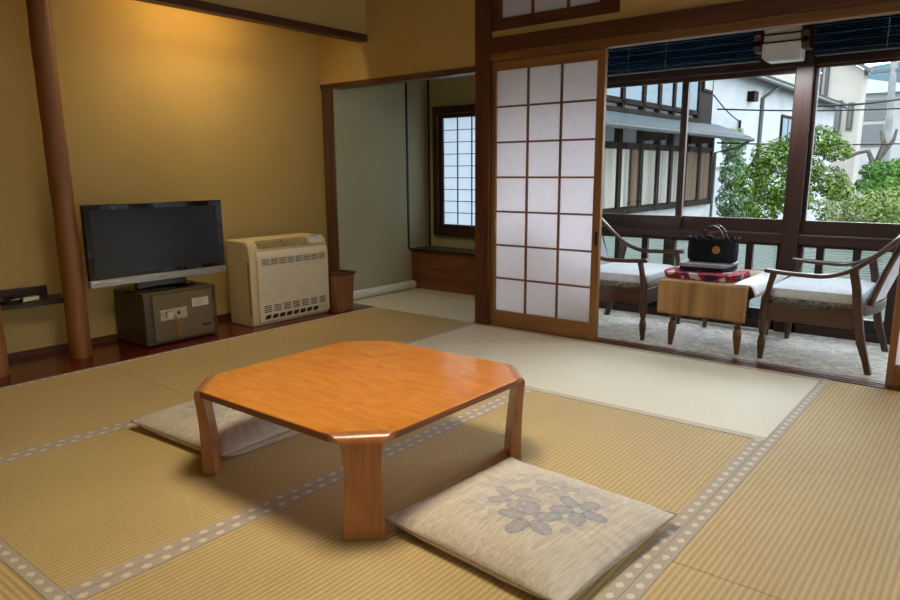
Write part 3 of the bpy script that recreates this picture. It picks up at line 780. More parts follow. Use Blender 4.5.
def make_cushion(W=.60, D=.575, H=.088):
    t = empty('floor_cushion', (0, 0, 0))
    n = 150
    def sag(u, v):
        e = (1 - abs(u) ** 2.6) ** .55 * (1 - abs(v) ** 2.6) ** .55
        return e
    rr = random.Random(5)
    def outline(u, v):
        # pinched corners, softly hollow sides
        x = W / 2 * u * (1 - .030 * (1 - v * v))
        y = D / 2 * v * (1 - .030 * (1 - u * u))
        return x, y
    def wrinkle(u, v):
        d = max(abs(u), abs(v))
        ang = math.atan2(v, u)
        return .0022 * max(0, d - .45) * math.sin(ang * 31 + 2.5 * math.sin(ang * 5)) + .0015 * math.sin(7 * u + 3 * v)
    bm = bmesh.new()
    top = [[None] * (n + 1) for _ in range(n + 1)]; bot = [[None] * (n + 1) for _ in range(n + 1)]
    vals = {}
    zr = .034
    for i in range(n + 1):
        for j in range(n + 1):
            u, v = 2 * i / n - 1, 2 * j / n - 1
            # finer rows near the rim
            u = math.sin(u * PI / 2) * .35 + u * .65; v = math.sin(v * PI / 2) * .35 + v * .65
            x, y = outline(u, v); e = sag(u, v)
            cor = (abs(u) * abs(v)) ** 6
            vt = bm.verts.new((x, y, zr + .004 * cor + (H - zr) * e + wrinkle(u, v) * (e > 0.02)))
            top[i][j] = vt; vals[vt] = print_val(u, v) if e > .2 else 0
            if i in (0, n) or j in (0, n): bot[i][j] = vt
            else:
                bot[i][j] = bm.verts.new((x, y, max(0.0, zr + .004 * cor - .085 * e))); vals[bot[i][j]] = 0
    for i in range(n):
        for j in range(n):
            bm.faces.new((top[i][j], top[i + 1][j], top[i + 1][j + 1], top[i][j + 1]))
            bm.faces.new((bot[i][j], bot[i][j + 1], bot[i + 1][j + 1], bot[i + 1][j]))
    bm.verts.index_update(); order = [vals[v] for v in bm.verts]
    me = bpy.data.meshes.new('cover'); bm.to_mesh(me); bm.free()
    ca = me.attributes.new('print', 'FLOAT', 'POINT'); ca.data.foreach_set('value', order)
    for p in me.polygons: p.use_smooth = True
    me.materials.append(CUSH)
    o = bpy.data.objects.new('cover', me); COL.objects.link(o); o.parent = t
    m = MB(); pts = []
    for s in range(4):
        for k in range(20):
            q = 2 * k / 20 - 1
            u, v = ((q, -1), (1, q), (-q, 1), (-1, -q))[s]
            x, y = outline(u, v); pts.append((x, y, zr + .004 * (abs(u) * abs(v)) ** 6))
    m.tube(pts, .0034, 6, closed=True); m.build('piping', noise_mat('piping_cloth', rgb(150, 136, 112), rgb(170, 156, 132), 90, 0.8), t, smooth=True, world=False)
    return t
c1 = make_cushion()
tag(c1, 'beige floor cushion with blue-grey flower print in front of the table', 'cushion', 'floor cushions')
c1.location = (-0.962, 1.56, 0.0); c1.rotation_euler = (0, 0, math.radians(-4.5))
c2 = copy_tree(c1); c2['label'] = 'beige floor cushion half hidden behind the left table leg'
c2.location = (-2.335, 1.545, 0.0); c2.rotation_euler = (0, 0, math.radians(182))

# ------------------------------------------------------------------ veranda armchairs
CHW = wood('dark_chair_wood', rgb(54, 31, 18), rgb(86, 53, 32), 'z', s=1.5, rough=0.33, coat=0.25)
CHWX = wood('dark_chair_rail_wood', rgb(54, 31, 18), rgb(86, 53, 32), 'x', s=1.5, rough=0.33, coat=0.25)
SEATC = noise_mat('pale_blue_brocade', rgb(204, 214, 224), rgb(222, 229, 235), 40, 0.75, bump=0.15, sheen=0.2)
FLORAL = noise_mat('floral_band_cloth', rgb(84, 76, 62), rgb(150, 146, 132), (60, 60, 60), 0.8, lo=.4, hi=.6)
def arc_pts(P, n=6):
    """Catmull-Rom through P"""
    P = [Vector(p) for p in P]; out = []
    for i in range(len(P) - 1):
        a = P[max(i - 1, 0)]; b = P[i]; c = P[i + 1]; d = P[min(i + 2, len(P) - 1)]
        for k in range(n):
            t = k / n
            out.append(0.5 * ((2 * b) + (c - a) * t + (2 * a - 5 * b + 4 * c - d) * t * t + (-a + 3 * b - 3 * c + d) * t ** 3))
    out.append(P[-1]); return out
def make_chair():
    t = empty('armchair', (0, 0, 0))
    W = .285
    half = [(.255, W + .004, .478), (.20, W + .006, .474), (.086, W + .004, .468), (-.03, W, .470), (-.136, W - .004, .506), (-.234, W - .012, .582), (-.326, W - .04, .678), (-.385, W - .11, .735), (-.41, .08, .755)]
    full = half + [(-.415, 0, .758)] + [(x, -y, z) for x, y, z in half[::-1]]
    m = MB(); m.tube(arc_pts(full, 5), .013, 12, flat=(1.5, .95)); m.build('arm_rail', CHWX, t, smooth=True, world=False)
    for s in (1, -1):
        m = MB()
        prof = [(0.0, .013), (.02, .014), (.06, .019), (.10, .021), (.125, .016), (.132, .0135), (.139, .016), (.17, .021), (.22, .023), (.33, .022), (.37, .016), (.42, .0155), (.455, .017), (.474, .017)]
        pts = []; rad = []
        for z, r in prof:
            x = .247 - .004 * z / .3 if z < .33 else .2425 - (z - .33) * .22
            pts.append((x, s * W, z)); rad.append(r)
        m.tube(pts, rad, 14); m.build('leg', CHW, t, smooth='auto', world=False)
        m = MB()
        zs = [(0.0, -.262), (.06, -.245), (.15, -.215), (.25, -.196), (.32, -.186), (.42, -.172), (.515, -.150)]
        rings = []
        for z, x in zs:
            a = .020 if z > .1 else .016
            rings.append([(x - a, s * W - .015, z), (x + a, s * W - .015, z), (x + a, s * W + .015, z), (x - a, s * W + .015, z)])
        m.loft(rings); m.build('leg', CHW, t, bevel=0.004, world=False)
    m = MB()
    m.box(-.19, .235, W - .020, W + .010, .215, .305); m.box(-.19, .235, -W - .010, -W + .020, .215, .305)
    m.box(.222, .252, -W, W, .215, .305)
    rear = [(-.19 - .075 * math.cos(a * PI / 16), W * math.sin(a * PI / 16)) for a in range(-8, 9)]
    inn = [(-.165 - .075 * math.cos(a * PI / 16), W * math.sin(a * PI / 16)) for a in range(8, -9, -1)]
    m.prism(rear + inn, 'z', .285, .335)
    m.build('seat_frame', CHWX, t, bevel=0.003, world=False)
    # seat pad: rounded slab with a crown
    def slab(x0, x1, y0, y1, z0, z1, crown, name, mat, n=16):
        m = MB(); rings = []
        def ring(ins, z, nn=8):
            r = .05; pts = []
            for cx_, cy_, a0 in ((x1 - r, y1 - r, 0), (x0 + r, y1 - r, 90), (x0 + r, y0 + r, 180), (x1 - r, y0 + r, 270)):
                for k in range(nn + 1):
                    a = math.radians(a0 + 90 * k / nn); pts.append((cx_ + (r - ins) * math.cos(a) - (0), cy_ + (r - ins) * math.sin(a), z))
            return pts
        mx, my = (x0 + x1) / 2, (y0 + y1) / 2
        rings = [ring(.006, z0), ring(0, z0 + .01), ring(0, z1 - .012), ring(.004, z1 - .004)]
        for f, dz in ((.9, .3), (.75, .6), (.5, .85), (.25, .97), (.05, 1)):
            rings.append([(mx + (p[0] - mx) * f, my + (p[1] - my) * f, z1 + crown * dz) for p in ring(.01, z1)])
        m.loft(rings); return m.build(name, mat, t, smooth='auto', world=False)
    slab(-.195, .245, -.262, .262, .335, .388, .022, 'seat_pad', SEATC)
    slab(-.197, .248, -.264, .264, .302, .340, .0, 'seat_band', FLORAL)
    # back: upholstered panel between two leaning stiles
    for s in (1, -1):
        m = MB(); m.tube(arc_pts([(-.225, s * .215, .32), (-.262, s * .22, .45), (-.315, s * .22, .60), (-.372, s * .195, .735)], 4), .014, 8, flat=(1.1, 1.0)); m.build('back_stile', CHW, t, smooth=True, world=False)
    m = MB(); rows = []
    for k in range(9):
        q = k / 8; z = .35 + q * .37
        x = -.236 - .128 * q - .01 * q * q
        w = .205 - .012 * q
        ring = []
        for a in range(-8, 9): ring.append((x - .030 * math.cos(a / 8 * PI / 2) + .030, w * a / 8, z))
        for a in range(8, -9, -1): ring.append((x - .030 * math.cos(a / 8 * PI / 2) + .004, w * a / 8, z - .004))
        rows.append(ring)
    m.loft(rows); m.build('back_pad', SEATC, t, smooth='auto', world=False)
    return t
chA = make_chair()
tag(chA, 'dark wooden armchair with pale blue seat, right of the cloth-covered table', 'armchair', 'veranda armchairs')
chA.location = (-0.718, 4.155, 0.0); chA.rotation_euler = (0, 0, PI)
chB = copy_tree(chA); chB['label'] = 'dark wooden armchair partly hidden behind the paper sliding door'
chB.location = (-1.879, 4.155, 0.0); chB.rotation_euler = (0, 0, 0)

# ------------------------------------------------------------------ veranda table
TBW = wood('veranda_table_wood', rgb(84, 48, 22), rgb(122, 76, 38), 'z', s=1.5, rough=0.35, coat=0.25)
vt = empty('side_table', (-1.275, 4.16, 0), 'small wooden veranda table with turned legs under a tan cloth', 'table')
m = MB(); m.box(-1.505, -1.04, 3.815, 4.52, .362, .382); m.build('tabletop', TBW, vt, bevel=0.004)
m = MB(); m.box(-1.475, -1.07, 3.85, 4.485, .29, .362); m.build('apron', TBW, vt, bevel=0.003)
for x, y, dx in ((-1.445, 3.875, -.018), (-1.10, 3.875, .012), (-1.445, 4.455, -.018), (-1.10, 4.455, .012)):
    m = MB()
    prof = [(0, .012), (.03, .015), (.09, .022), (.125, .023), (.142, .014), (.150, .019), (.158, .014), (.17, .021), (.20, .022), (.30, .022)]
    m.tube([(x + dx * (1 - z / .3), y, z) for z, r in prof], [r for z, r in prof], 14); m.build('leg', TBW, vt, smooth='auto')

def tan_cloth():
    return noise_mat('tan_satin_cloth', rgb(132, 96, 54), rgb(182, 142, 88), (16, 16, 0.8), 0.5, bump=0.05, detail=4, sheen=0.2)
def cloth_sheet(name, mat, path, x0, x1, nx, wav, lab, cat, th=.003, skew=None):
    """path: list of (y, z) the sheet follows; wav(x, s) pushes it outward"""
    bm = bmesh.new(); G = []
    for i in range(nx + 1):
        x = x0 + (x1 - x0) * i / nx; row = []
        for k, (y, z) in enumerate(path):
            s = k / (len(path) - 1)
            dy, dz = wav(x, s)
            xx = x + (skew(x, s) if skew else 0)
            row.append(bm.verts.new((xx, y + dy, z + dz)))
        G.append(row)
    for i in range(nx):
        for k in range(len(path) - 1):
            bm.faces.new((G[i][k], G[i + 1][k], G[i + 1][k + 1], G[i][k + 1]))
    me = bpy.data.meshes.new(name); bm.to_mesh(me); bm.free()
    for p in me.polygons: p.use_smooth = True
    me.materials.append(mat); o = bpy.data.objects.new(name, me); COL.objects.link(o)
    sd = o.modifiers.new('thickness', 'SOLIDIFY'); sd.thickness = th; sd.offset = 0
    return tag(o, lab, cat)
path = [(4.50 - i * .066, .3865) for i in range(11)] + [(3.822, .3865), (3.808, .3845), (3.801, .376)] + [(3.797, .36 - i * .018) for i in range(10)]
cloth_sheet('tablecloth', tan_cloth(), path, -1.52, -1.032, 60,
            lambda x, s: ((-.006 * max(0, s - .6) * 2.5 * (1 + math.sin(x * 52) * .7 + math.sin(x * 23 + 1))) if s > .6 else 0, 0.0),
            'tan cloth hanging over the front of the veranda table', 'tablecloth')
WHITE = noise_mat('white_cloth', rgb(240, 242, 244), rgb(248, 249, 250), 30, 0.7, sheen=0.2)
wpath = [(4.50 - i * .04, .391) for i in range(18)]
def wz(x, s):
    drop = -(.03 + .06 * s) * max(0, (x + 1.026) / .04) ** 1.4
    return (0, .0012 * (1 + math.sin(x * 60 + s * 9)) + drop)
cloth_sheet('cloth', WHITE, wpath, -1.122, -.996, 24, wz, 'white cloth over the right end of the veranda table', 'cloth', th=.003)

# folded clothes and the handbag
def folded(name, mat, x0, x1, y0, y1, z0, z1, seed, lab, rz=0):
    rr = random.Random(seed); n = 26
    ph = [rr.uniform(0, 6) for _ in range(6)]
    cx_, cy_ = (x0 + x1) / 2, (y0 + y1) / 2
    m = MB(); rings = []
    h = z1 - z0; hx, hy = (x1 - x0) / 2, (y1 - y0) / 2
    layers = 3
    prof = []
    for l in range(layers):
        a = z0 + h * l / layers; b = z0 + h * (l + 1) / layers; e = (b - a) * .25
        prof += [(a + .0006, -.008), (a + e, .0), (b - e, .0), (b - .0006, -.008)]
    for z, ins in prof:
        ring = []
        for k in range(64):
            a = 2 * PI * k / 64
            c, s = math.cos(a), math.sin(a)
            ex = abs(c) ** .35 * (1 if c >= 0 else -1); ey = abs(s) ** .35 * (1 if s >= 0 else -1)
            w = 1 + .03 * math.sin(3 * a + ph[0] + z * 60) + .015 * math.sin(9 * a + ph[1])
            dz = .004 * math.sin(2 * a + ph[2]) * (z - z0) / h
            ring.append(((hx + ins) * ex * w, (hy + ins) * ey * w, z + dz))
        rings.append(ring)
    last = rings[-1]
    for f in (.8, .5, .2): rings.append([(p[0] * f, p[1] * f, z1 + .004 * (1 - f) + .002 * math.sin(5 * p[0] * 20)) for p in last])
    m.loft(rings)
    o = m.build(name, mat, None, smooth='auto'); o.location = (cx_, cy_, 0); o.rotation_euler = (0, 0, rz)
    return tag(o, lab, 'garment', 'folded clothes on the veranda table')
def floral_red():
    m, nt, b = new_mat('red_floral_cloth'); N, L = nt.nodes, nt.links
    tc = N.new('ShaderNodeTexCoord'); vo = N.new('ShaderNodeTexVoronoi'); vo.inputs['Scale'].default_value = 24
    L.new(tc.outputs['Object'], vo.inputs['Vector'])
    rp = N.new('ShaderNodeValToRGB'); rp.color_ramp.interpolation = 'CONSTANT'
    cs = [(0, rgb(168, 30, 44)), (.45, rgb(226, 218, 214)), (.6, rgb(36, 44, 86)), (.8, rgb(176, 40, 52))]
    rp.color_ramp.elements[0].color = cs[0][1]; rp.color_ramp.elements[1].position = cs[1][0]; rp.color_ramp.elements[1].color = cs[1][1]
    for p, c in cs[2:]:
        e = rp.color_ramp.elements.new(p); e.color = c
    sp = N.new('ShaderNodeSeparateColor'); L.new(vo.outputs['Color'], sp.inputs[0]); L.new(sp.outputs[0], rp.inputs['Fac']); L.new(rp.outputs[0], b.inputs['Base Color'])
    b.inputs['Roughness'].default_value = 0.75
    return m
folded('folded_cloth', floral_red(), -1.545, -1.13, 3.88, 4.20, .389, .428, 3, 'red floral folded cloth at the bottom of the pile under the handbag', -.04)
folded('folded_garment', plain('navy_cloth', rgb(34, 42, 66), 0.8), -1.475, -1.20, 3.95, 4.22, .434, .448, 8, 'navy folded garment between the red cloth and the grey garment', .05)
folded('folded_garment', noise_mat('heather_grey_cloth', rgb(168, 172, 184), rgb(196, 200, 210), 120, 0.8), -1.49, -1.20, 3.945, 4.22, .453, .472, 5, 'light grey folded garment directly under the navy handbag', .02)

NAVY = noise_mat('navy_quilted_cloth', rgb(12, 15, 24), rgb(20, 25, 36), 40, 0.7, bump=0.1, spec=.25)
hb = empty('handbag', (-1.335, 4.09, .474), 'dark navy handbag with ring handles on the folded clothes', 'handbag')
hcx, hcy, hz = -1.325, 4.09, .4775
def oval(rx, ry, z, n=48, scal=0, p=.7):
    out = []
    for k in range(n):
        a = 2 * PI * k / n; c, s = math.cos(a), math.sin(a)
        out.append((hcx + rx * abs(c) ** p * (1 if c >= 0 else -1), hcy + ry * abs(s) ** p * (1 if s >= 0 else -1), z + scal * abs(math.sin(a * 8))))
    return out
m = MB(); m.loft([oval(.128, .060, hz), oval(.138, .066, hz + .01), oval(.141, .066, hz + .06), oval(.139, .062, hz + .11), oval(.141, .060, hz + .122, scal=.010), oval(.131, .054, hz + .122, scal=.010), oval(.125, .05, hz + .08)])
m.build('body', NAVY, hb, smooth='auto')
m = MB(); pts = []
for k in range(128):
    a = 2 * PI * k / 128; c, s_ = math.cos(a), math.sin(a); w = abs(math.sin(a * 8))
    pts.append((hcx + (.140 + .004 * w) * abs(c) ** .7 * (1 if c >= 0 else -1), hcy + (.061 + .004 * w) * abs(s_) ** .7 * (1 if s_ >= 0 else -1), hz + .118 + .019 * w ** .7))
m.tube(pts, .005, 8, closed=True); m.build('scalloped_trim', NAVY, hb, smooth=True)
for dy in (-.035, .035):
    m = MB(); m.tube([(hcx + .067 * math.cos(a * PI / 14), hcy + dy, hz + .120 + .085 * math.sin(a * PI / 14)) for a in range(-1, 16)], .0042, 10)
    m.build('handle', noise_mat('horn_handle', rgb(40, 30, 24), rgb(110, 90, 70), 60, 0.2, coat=0.5), hb, smooth=True)
m = MB(); R = Matrix.Translation((hcx + .042, hcy - .071, hz + .072)) @ Matrix.Rotation(PI / 2, 4, 'X')
m.loft([[tuple(R @ Vector((r * math.cos(2 * PI * i / 20), r * math.sin(2 * PI * i / 20), zz))) for i in range(20)] for r, zz in ((.018, -.003), (.022, 0), (.022, .003), (.018, .0045), (.012, .003))])
m.build('charm', noise_mat('gold_charm', rgb(176, 140, 76), rgb(200, 166, 98), 60, 0.3, metallic=0.8), hb, smooth='auto')
m = MB(); m.tube([(hcx + .042, hcy - .066, hz + .12), (hcx + .042, hcy - .072, hz + .092)], .002, 6); m.build('charm_cord', NAVY, hb)

# ------------------------------------------------------------------ raised blue blinds and the ceiling lantern
BLUE = noise_mat('blue_blind_cloth', rgb(44, 82, 122), rgb(58, 98, 140), (6, 40, 40), 0.6)
def blind(x0, x1, cords, lab):
    b = empty('window_blind', ((x0 + x1) / 2, 4.46, 1.62), lab, 'blind', 'raised blue blinds')
    m = MB(); z = 1.635; k = 0
    while z < 1.90:
        o_ = .006 * ((k * 7) % 3 - 1)
        m.prism([(4.425 + o_, z), (4.455 + o_, z - .004), (4.485 + o_, z + .004), (4.455 + o_, z + .012)], 'x', x0, x1); z += .0145; k += 1
    m.build('pleat_stack', BLUE, b)
    m = MB(); m.box(x0, x1, 4.42, 4.49, 1.90, 1.945); m.build('head_rail', BLUE, b, bevel=.003)
    m = MB(); m.box(x0, x1, 4.43, 4.48, 1.612, 1.632); m.build('bottom_rail', plain('blind_rail_dark', rgb(24, 34, 48), 0.5), b, bevel=.003)
    for c in cords:
        m = MB(); m.tube([(c, 4.415, 1.93), (c, 4.414, 1.62)], .002, 6); m.build('cord', plain('blind_cord', rgb(150, 160, 170), 0.7), b)
blind(-2.58, -1.25, (-2.05, -1.8), 'blue pleated blind gathered up at left of the lantern')
blind(-0.96, 0.6, (-.61, .2), 'blue pleated blind gathered up at right of the lantern')
lan = empty('ceiling_lantern', (-1.10, 4.36, 1.60), 'white ceiling lantern with dark slats and wooden ends on the veranda', 'lantern')
SHADE = paper_mat('lantern_shade', rgb(236, 238, 238), 0.3)
m = MB(); m.box(-1.195, -1.005, 4.31, 4.41, 1.665, 1.98); m.build('shade', SHADE, lan, bevel=.002)
m = MB(); m.prism([(-1.198, 1.608), (-1.172, 1.585), (-1.004, 1.585), (-.998, 1.592), (-.998, 1.682), (-1.198, 1.682)], 'y', 4.302, 4.41); m.build('lower_box', plain('lantern_white', rgb(216, 220, 220), 0.4), lan, bevel=.002)
for z in (1.684, 1.727, 1.772, 1.817, 1.862, 1.907, 1.95):
    m = MB(); m.box(-1.20, -1.0, 4.303, 4.312, z - .004, z + .004); m.build('slat', WINW, lan)
for x in (-1.238, -.992):
    m = MB(); pts = []
    for k in range(15):
        z = 1.64 + k * .0243; pts.append((x + (.0 if k % 2 else .008) * (-1 if x < -1.1 else 1) * -1, z))
    m.prism([(4.30, 1.64), (4.285, 1.67), (4.30, 1.70), (4.285, 1.73), (4.30, 1.76), (4.285, 1.79), (4.30, 1.82), (4.30, 1.98), (4.42, 1.98), (4.42, 1.64)], 'x', x - .003, x + .033)
    m.build('end_piece', WINW, lan, bevel=.002)

EXT0 = set(bpy.data.materials)
_rgb = rgb
def rgb(r, g, b, k=0.27):
    c = _rgb(r, g, b); return (c[0] * k, c[1] * k, c[2] * k, 1.0)
# ------------------------------------------------------------------ outside: ground and hill
m = MB(); m.box(-60, 80, 4.9, 260, -3.3, -3.2)
struct(m.build('ground', noise_mat('garden_ground', rgb(150, 150, 140), rgb(176, 176, 166), 0.8, 0.9)), 'pale ground of the garden and lane outside', 'ground')
m = MB()
prof = [(-140, -3.2), (-140, 6), (-95, 13), (-60, 19), (-38, 22), (-30, 25), (-14, 26.5), (10, 24), (60, 14), (110, 5), (110, -3.2)]
m.prism(prof, 'y', 200, 260)
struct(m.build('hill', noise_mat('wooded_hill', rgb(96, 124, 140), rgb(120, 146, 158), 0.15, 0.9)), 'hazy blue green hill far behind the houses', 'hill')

# ------------------------------------------------------------------ outside: wooden house
HW = noise_mat('weathered_house_wood', rgb(34, 28, 25), rgb(54, 45, 39), (8, 8, 1), 0.7)
STUC = noise_mat('white_stucco', rgb(196, 202, 204), rgb(210, 215, 216), 3, 0.9)
STUC2 = noise_mat('grey_stucco_band', rgb(140, 150, 154), rgb(160, 168, 172), 3, 0.9)
TILE = banded('grey_roof_tiles', rgb(74, 84, 92), rgb(126, 138, 146), 'Y', 0.22)
CURT = noise_mat('curtain_behind_glass', rgb(150, 150, 142), rgb(196, 194, 184), (3, 9, 0.4), 0.7, lo=.4, hi=.6)
CURTB = noise_mat('brown_curtain', rgb(96, 80, 64), rgb(132, 112, 92), (3, 9, 0.4), 0.7)
SKYPANE = plain('pale_window_pane', rgb(150, 170, 182), 0.5)
wh = empty('wooden_house', (-4.4, 10, -3.2), 'weathered two-storey wooden house seen through the left veranda windows', 'house')
m = MB(); m.box(-9.0, -4.22, 6.2, 12.55, -3.2, 0.40); m.build('stucco_base', STUC, wh)
m = MB(); m.box(-9.0, -4.24, 6.2, 12.55, 0.40, 1.72); m.build('lower_wall', STUC2, wh)
m = MB(); m.box(-9.0, -4.24, 6.2, 11.75, 1.72, 3.4); m.build('upper_wall', STUC2, wh)
m = MB(); m.box(-9.0, -4.19, 11.75, 12.40, 1.62, 3.4); m.build('plank_wall', banded('dark_plank_siding', rgb(24, 20, 18), rgb(52, 45, 40), 'Y', 0.12), wh)
m = MB(); m.prism([(-4.24, 1.68), (-3.70, 1.50), (-3.66, 1.50), (-3.66, 1.545), (-4.24, 1.77)], 'y', 6.2, 12.9); m.build('eave_roof', TILE, wh)
m = MB(); m.tube([(-3.63, 6.2, 1.50), (-3.63, 12.9, 1.49)], .035, 8); m.tube([(-3.63, 12.8, 1.49), (-3.8, 12.75, 1.36), (-4.15, 12.6, 1.28), (-4.18, 12.6, -2)], .025, 8); m.build('gutter', plain('gutter_grey', rgb(92, 98, 100), 0.5), wh, smooth='auto')
m = MB(); m.box(-9, -3.4, 6.0, 12.7, 3.3, 3.42); m.build('roof', TILE, wh)
m = MB()
m.box(-4.24, -4.17, 6.2, 12.55, 1.30, 1.36); m.box(-4.24, -4.15, 6.2, 12.55, 0.40, 0.475)
for y in (8.2, 8.85, 9.55, 10.15, 10.65, 11.25, 11.9, 12.5): m.box(-4.24, -4.16, y - .05, y + .05, .40, 1.72)
for y in (9.62, 11.4): m.box(-4.24, -3.85, y - .05, y + .05, 1.40, 1.54)
m.build('timber_frame', HW, wh)
for i, (a, b) in enumerate(((7.4, 8.15), (8.25, 8.8), (8.9, 9.2), (9.2, 9.5), (9.6, 10.1), (10.2, 10.6), (10.7, 11.2), (11.3, 11.85), (11.95, 12.45))):
    w = MB(); w.box(-4.235, -4.185, a, b, .475, 1.30); w = w.build('window', HW, wh)
    q = MB(); q.box(-4.186, -4.178, a + .04, b - .04, .50, 1.27); q.build('pane', CURTB if i in (3, 7, 8) else CURT, w)
m = MB(); m.box(-4.24, -4.14, 6.2, 11.75, 1.74, 1.80); m.box(-4.24, -4.16, 6.2, 11.75, 1.86, 1.90)
for y in (7.4, 8.2, 8.88, 9.55, 10.1, 10.65, 11.2, 11.7): m.box(-4.24, -4.16, y - .035, y + .035, 1.80, 2.9)
m.build('upper_timber_frame', HW, wh)
for a, b in ((7.45, 8.15), (8.25, 8.83), (8.93, 9.5), (9.6, 10.05), (10.15, 10.6), (10.7, 11.15), (11.25, 11.65)):
    w = MB(); w.box(-4.235, -4.18, a, b, 1.90, 2.75); w = w.build('window', HW, wh)
    q = MB(); q.box(-4.182, -4.175, a + .04, b - .04, 1.93, 2.71); q.build('pane', SKYPANE, w)
w = MB(); w.box(-4.19, -4.16, 11.85, 12.3, 2.25, 2.9); w = w.build('window', HW, wh)
q = MB(); q.box(-4.162, -4.155, 11.9, 12.25, 2.29, 2.86); q.build('pane', STUC, w)

# ------------------------------------------------------------------ outside: white house
w2 = empty('white_house', (-6.5, 19.5, -3.2), 'white plastered house with a sloping eave behind the round pruned tree', 'house')
WP = noise_mat('white_plaster_wall', rgb(204, 212, 218), rgb(220, 227, 232), 1.5, 0.9)
m = MB(); m.box(-11, -4.7, 13.6, 25.2, -3.2, 3.0); m.build('wall', WP, w2)
m = MB(); m.prism([(-4.45, 2.86), (-4.40, 2.96), (-8.0, 4.2), (-11, 3.1), (-11, 2.95), (-8, 4.05)], 'y', 13.3, 25.5); m.build('roof', TILE, w2)
m = MB(); m.tube([(-4.42, 13.4, 2.86), (-4.42, 25.4, 2.86)], .05, 8); m.tube([(-4.42, 17.6, 2.86), (-4.66, 17.1, 2.55), (-4.66, 17.0, -3)], .045, 8); m.build('gutter', plain('gutter_grey_green', rgb(110, 116, 114), 0.5), w2, smooth='auto')
for y0, y1, z0, z1 in ((18.9, 20.0, 1.2, 2.3), (21.4, 22.4, 1.6, 2.5)):
    q = MB(); q.box(-4.72, -4.66, y0, y1, z0, z1); q = q.build('window', HW, w2)
    for k in (0, 1):
        p = MB(); a = y0 + .06 + k * (y1 - y0) / 2; p.box(-4.665, -4.65, a, a + (y1 - y0) / 2 - .1, z0 + .08, z1 - .08); p.build('pane', SKYPANE, q)
m = MB(); m.box(-4.72, -4.55, 16.05, 16.35, 2.42, 2.62); m.build('vent_hood', HW, w2)
m = MB(); m.box(-4.73, -4.685, 13.6, 25.2, .98, 1.04); m.build('wall_band', plain('band_grey', rgb(150, 156, 158), 0.8), w2)
m = MB(); m.tube([(-4.66, 15.55, 2.0), (-4.66, 15.6, -3)], .03, 6); m.build('drainpipe', HW, w2)

# ------------------------------------------------------------------ outside: beige building, grey house, pole, cables
b3 = empty('beige_building', (-5.6, 31, -3.2), 'tall cream building with a pitched roof edge beyond the white house', 'building')
m = MB()
m.prism([(-8.6, -3.2), (-4.85, -3.2), (-4.85, 4.55), (-5.55, 5.0), (-8.6, 6.6)], 'y', 30.5, 31.4); m.build('wall', noise_mat('cream_render', rgb(204, 200, 190), rgb(216, 212, 204), 1, 0.9), b3)
m = MB(); m.prism([(-4.6, 4.42), (-4.6, 4.56), (-5.55, 5.16), (-8.8, 6.85), (-8.8, 6.7), (-5.55, 5.02)], 'y', 30.2, 31.6); m.build('roof_edge', plain('roof_grey', rgb(120, 124, 126), 0.7), b3)
for x0, x1, z0, z1 in ((-5.78, -5.45, 2.3, 3.5), (-5.25, -5.05, 2.4, 3.4)):
    q = MB(); q.box(x0, x1, 30.42, 30.52, z0, z1); q = q.build('window', plain('window_recess', rgb(104, 104, 98), 0.6), b3)
    p = MB(); p.box(x0 + .05, x1 - .05, 30.40, 30.425, z0 + .06, z1 - .06); p.build('pane', plain('dim_pane', rgb(118, 124, 124), 0.5), q)
m = MB(); m.tube([(-6.05, 30.45, 5.2), (-6.05, 30.45, -3)], .07, 8); m.tube([(-6.3, 30.45, 5.2), (-6.3, 30.45, -3)], .09, 8); m.build('drainpipe', plain('pipe_grey', rgb(100, 104, 108), 0.6), b3)
b4 = empty('grey_house', (-5.4, 41, -3.2), 'pale grey house with a shuttered garage wall far behind the beige building', 'house')
m = MB(); m.box(-6.7, -3.2, 40.6, 47, -3.2, 4.6); m.build('wall', noise_mat('pale_grey_render', rgb(188, 192, 194), rgb(202, 206, 208), 1, 0.9), b4)
m = MB(); m.prism([(-7.0, 4.55), (-2.9, 4.55), (-2.9, 4.62), (-5.2, 5.0), (-6.4, 5.28), (-7.0, 5.28)], 'y', 40.2, 47.5); m.build('roof', plain('pale_roof', rgb(206, 212, 216), 0.6), b4)
for z0, z1 in ((3.3, 4.25), (2.05, 3.1)):
    m = MB(); m.box(-6.35, -5.35, 40.52, 40.62, z0, z1); m.build('shutter', banded('grey_shutter', rgb(118, 124, 126), rgb(148, 154, 156), 'Z', 0.12), b4)
po = empty('utility_pole', (-3.5, 28.8, -3.2), 'grey concrete utility pole at the right edge of the view', 'utility pole')
m = MB(); m.lathe([(.14, -3.2), (.12, 1), (.10, 6.5)], (-3.62, 28.8), 12, off=lambda z: ((z - 1.2) * -.03, 0)); m.build('pole', noise_mat('concrete_grey', rgb(150, 154, 156), rgb(172, 176, 178), 3, 0.9), po, smooth='auto')
m = MB(); m.box(-4.3, -2.9, 28.72, 28.86, 4.2, 4.3); m.build('crossarm', plain('steel_grey', rgb(120, 124, 126), 0.5), po)
def cable(p0, p1, sagv, r, lab):
    m = MB(); pts = []
    for k in range(17):
        t = k / 16; p = Vector(p0).lerp(Vector(p1), t); p.z -= sagv * 4 * t * (1 - t); pts.append(p)
    m.tube(pts, r, 5)
    tag(m.build('power_cable', plain('cable_black', rgb(44, 46, 48), 0.6), None, smooth=True), lab, 'cable', 'overhead cables')
cable((-4.6, 20.3, 2.6), (-2.3, 28.8, 3.5), .15, .03, 'thick overhead cable crossing in front of the beige building')
cable((-4.12, 12.45, 2.0), (2.2, 22.0, 2.9), .25, .014, 'thin overhead cable running from the wooden house over the round tree')
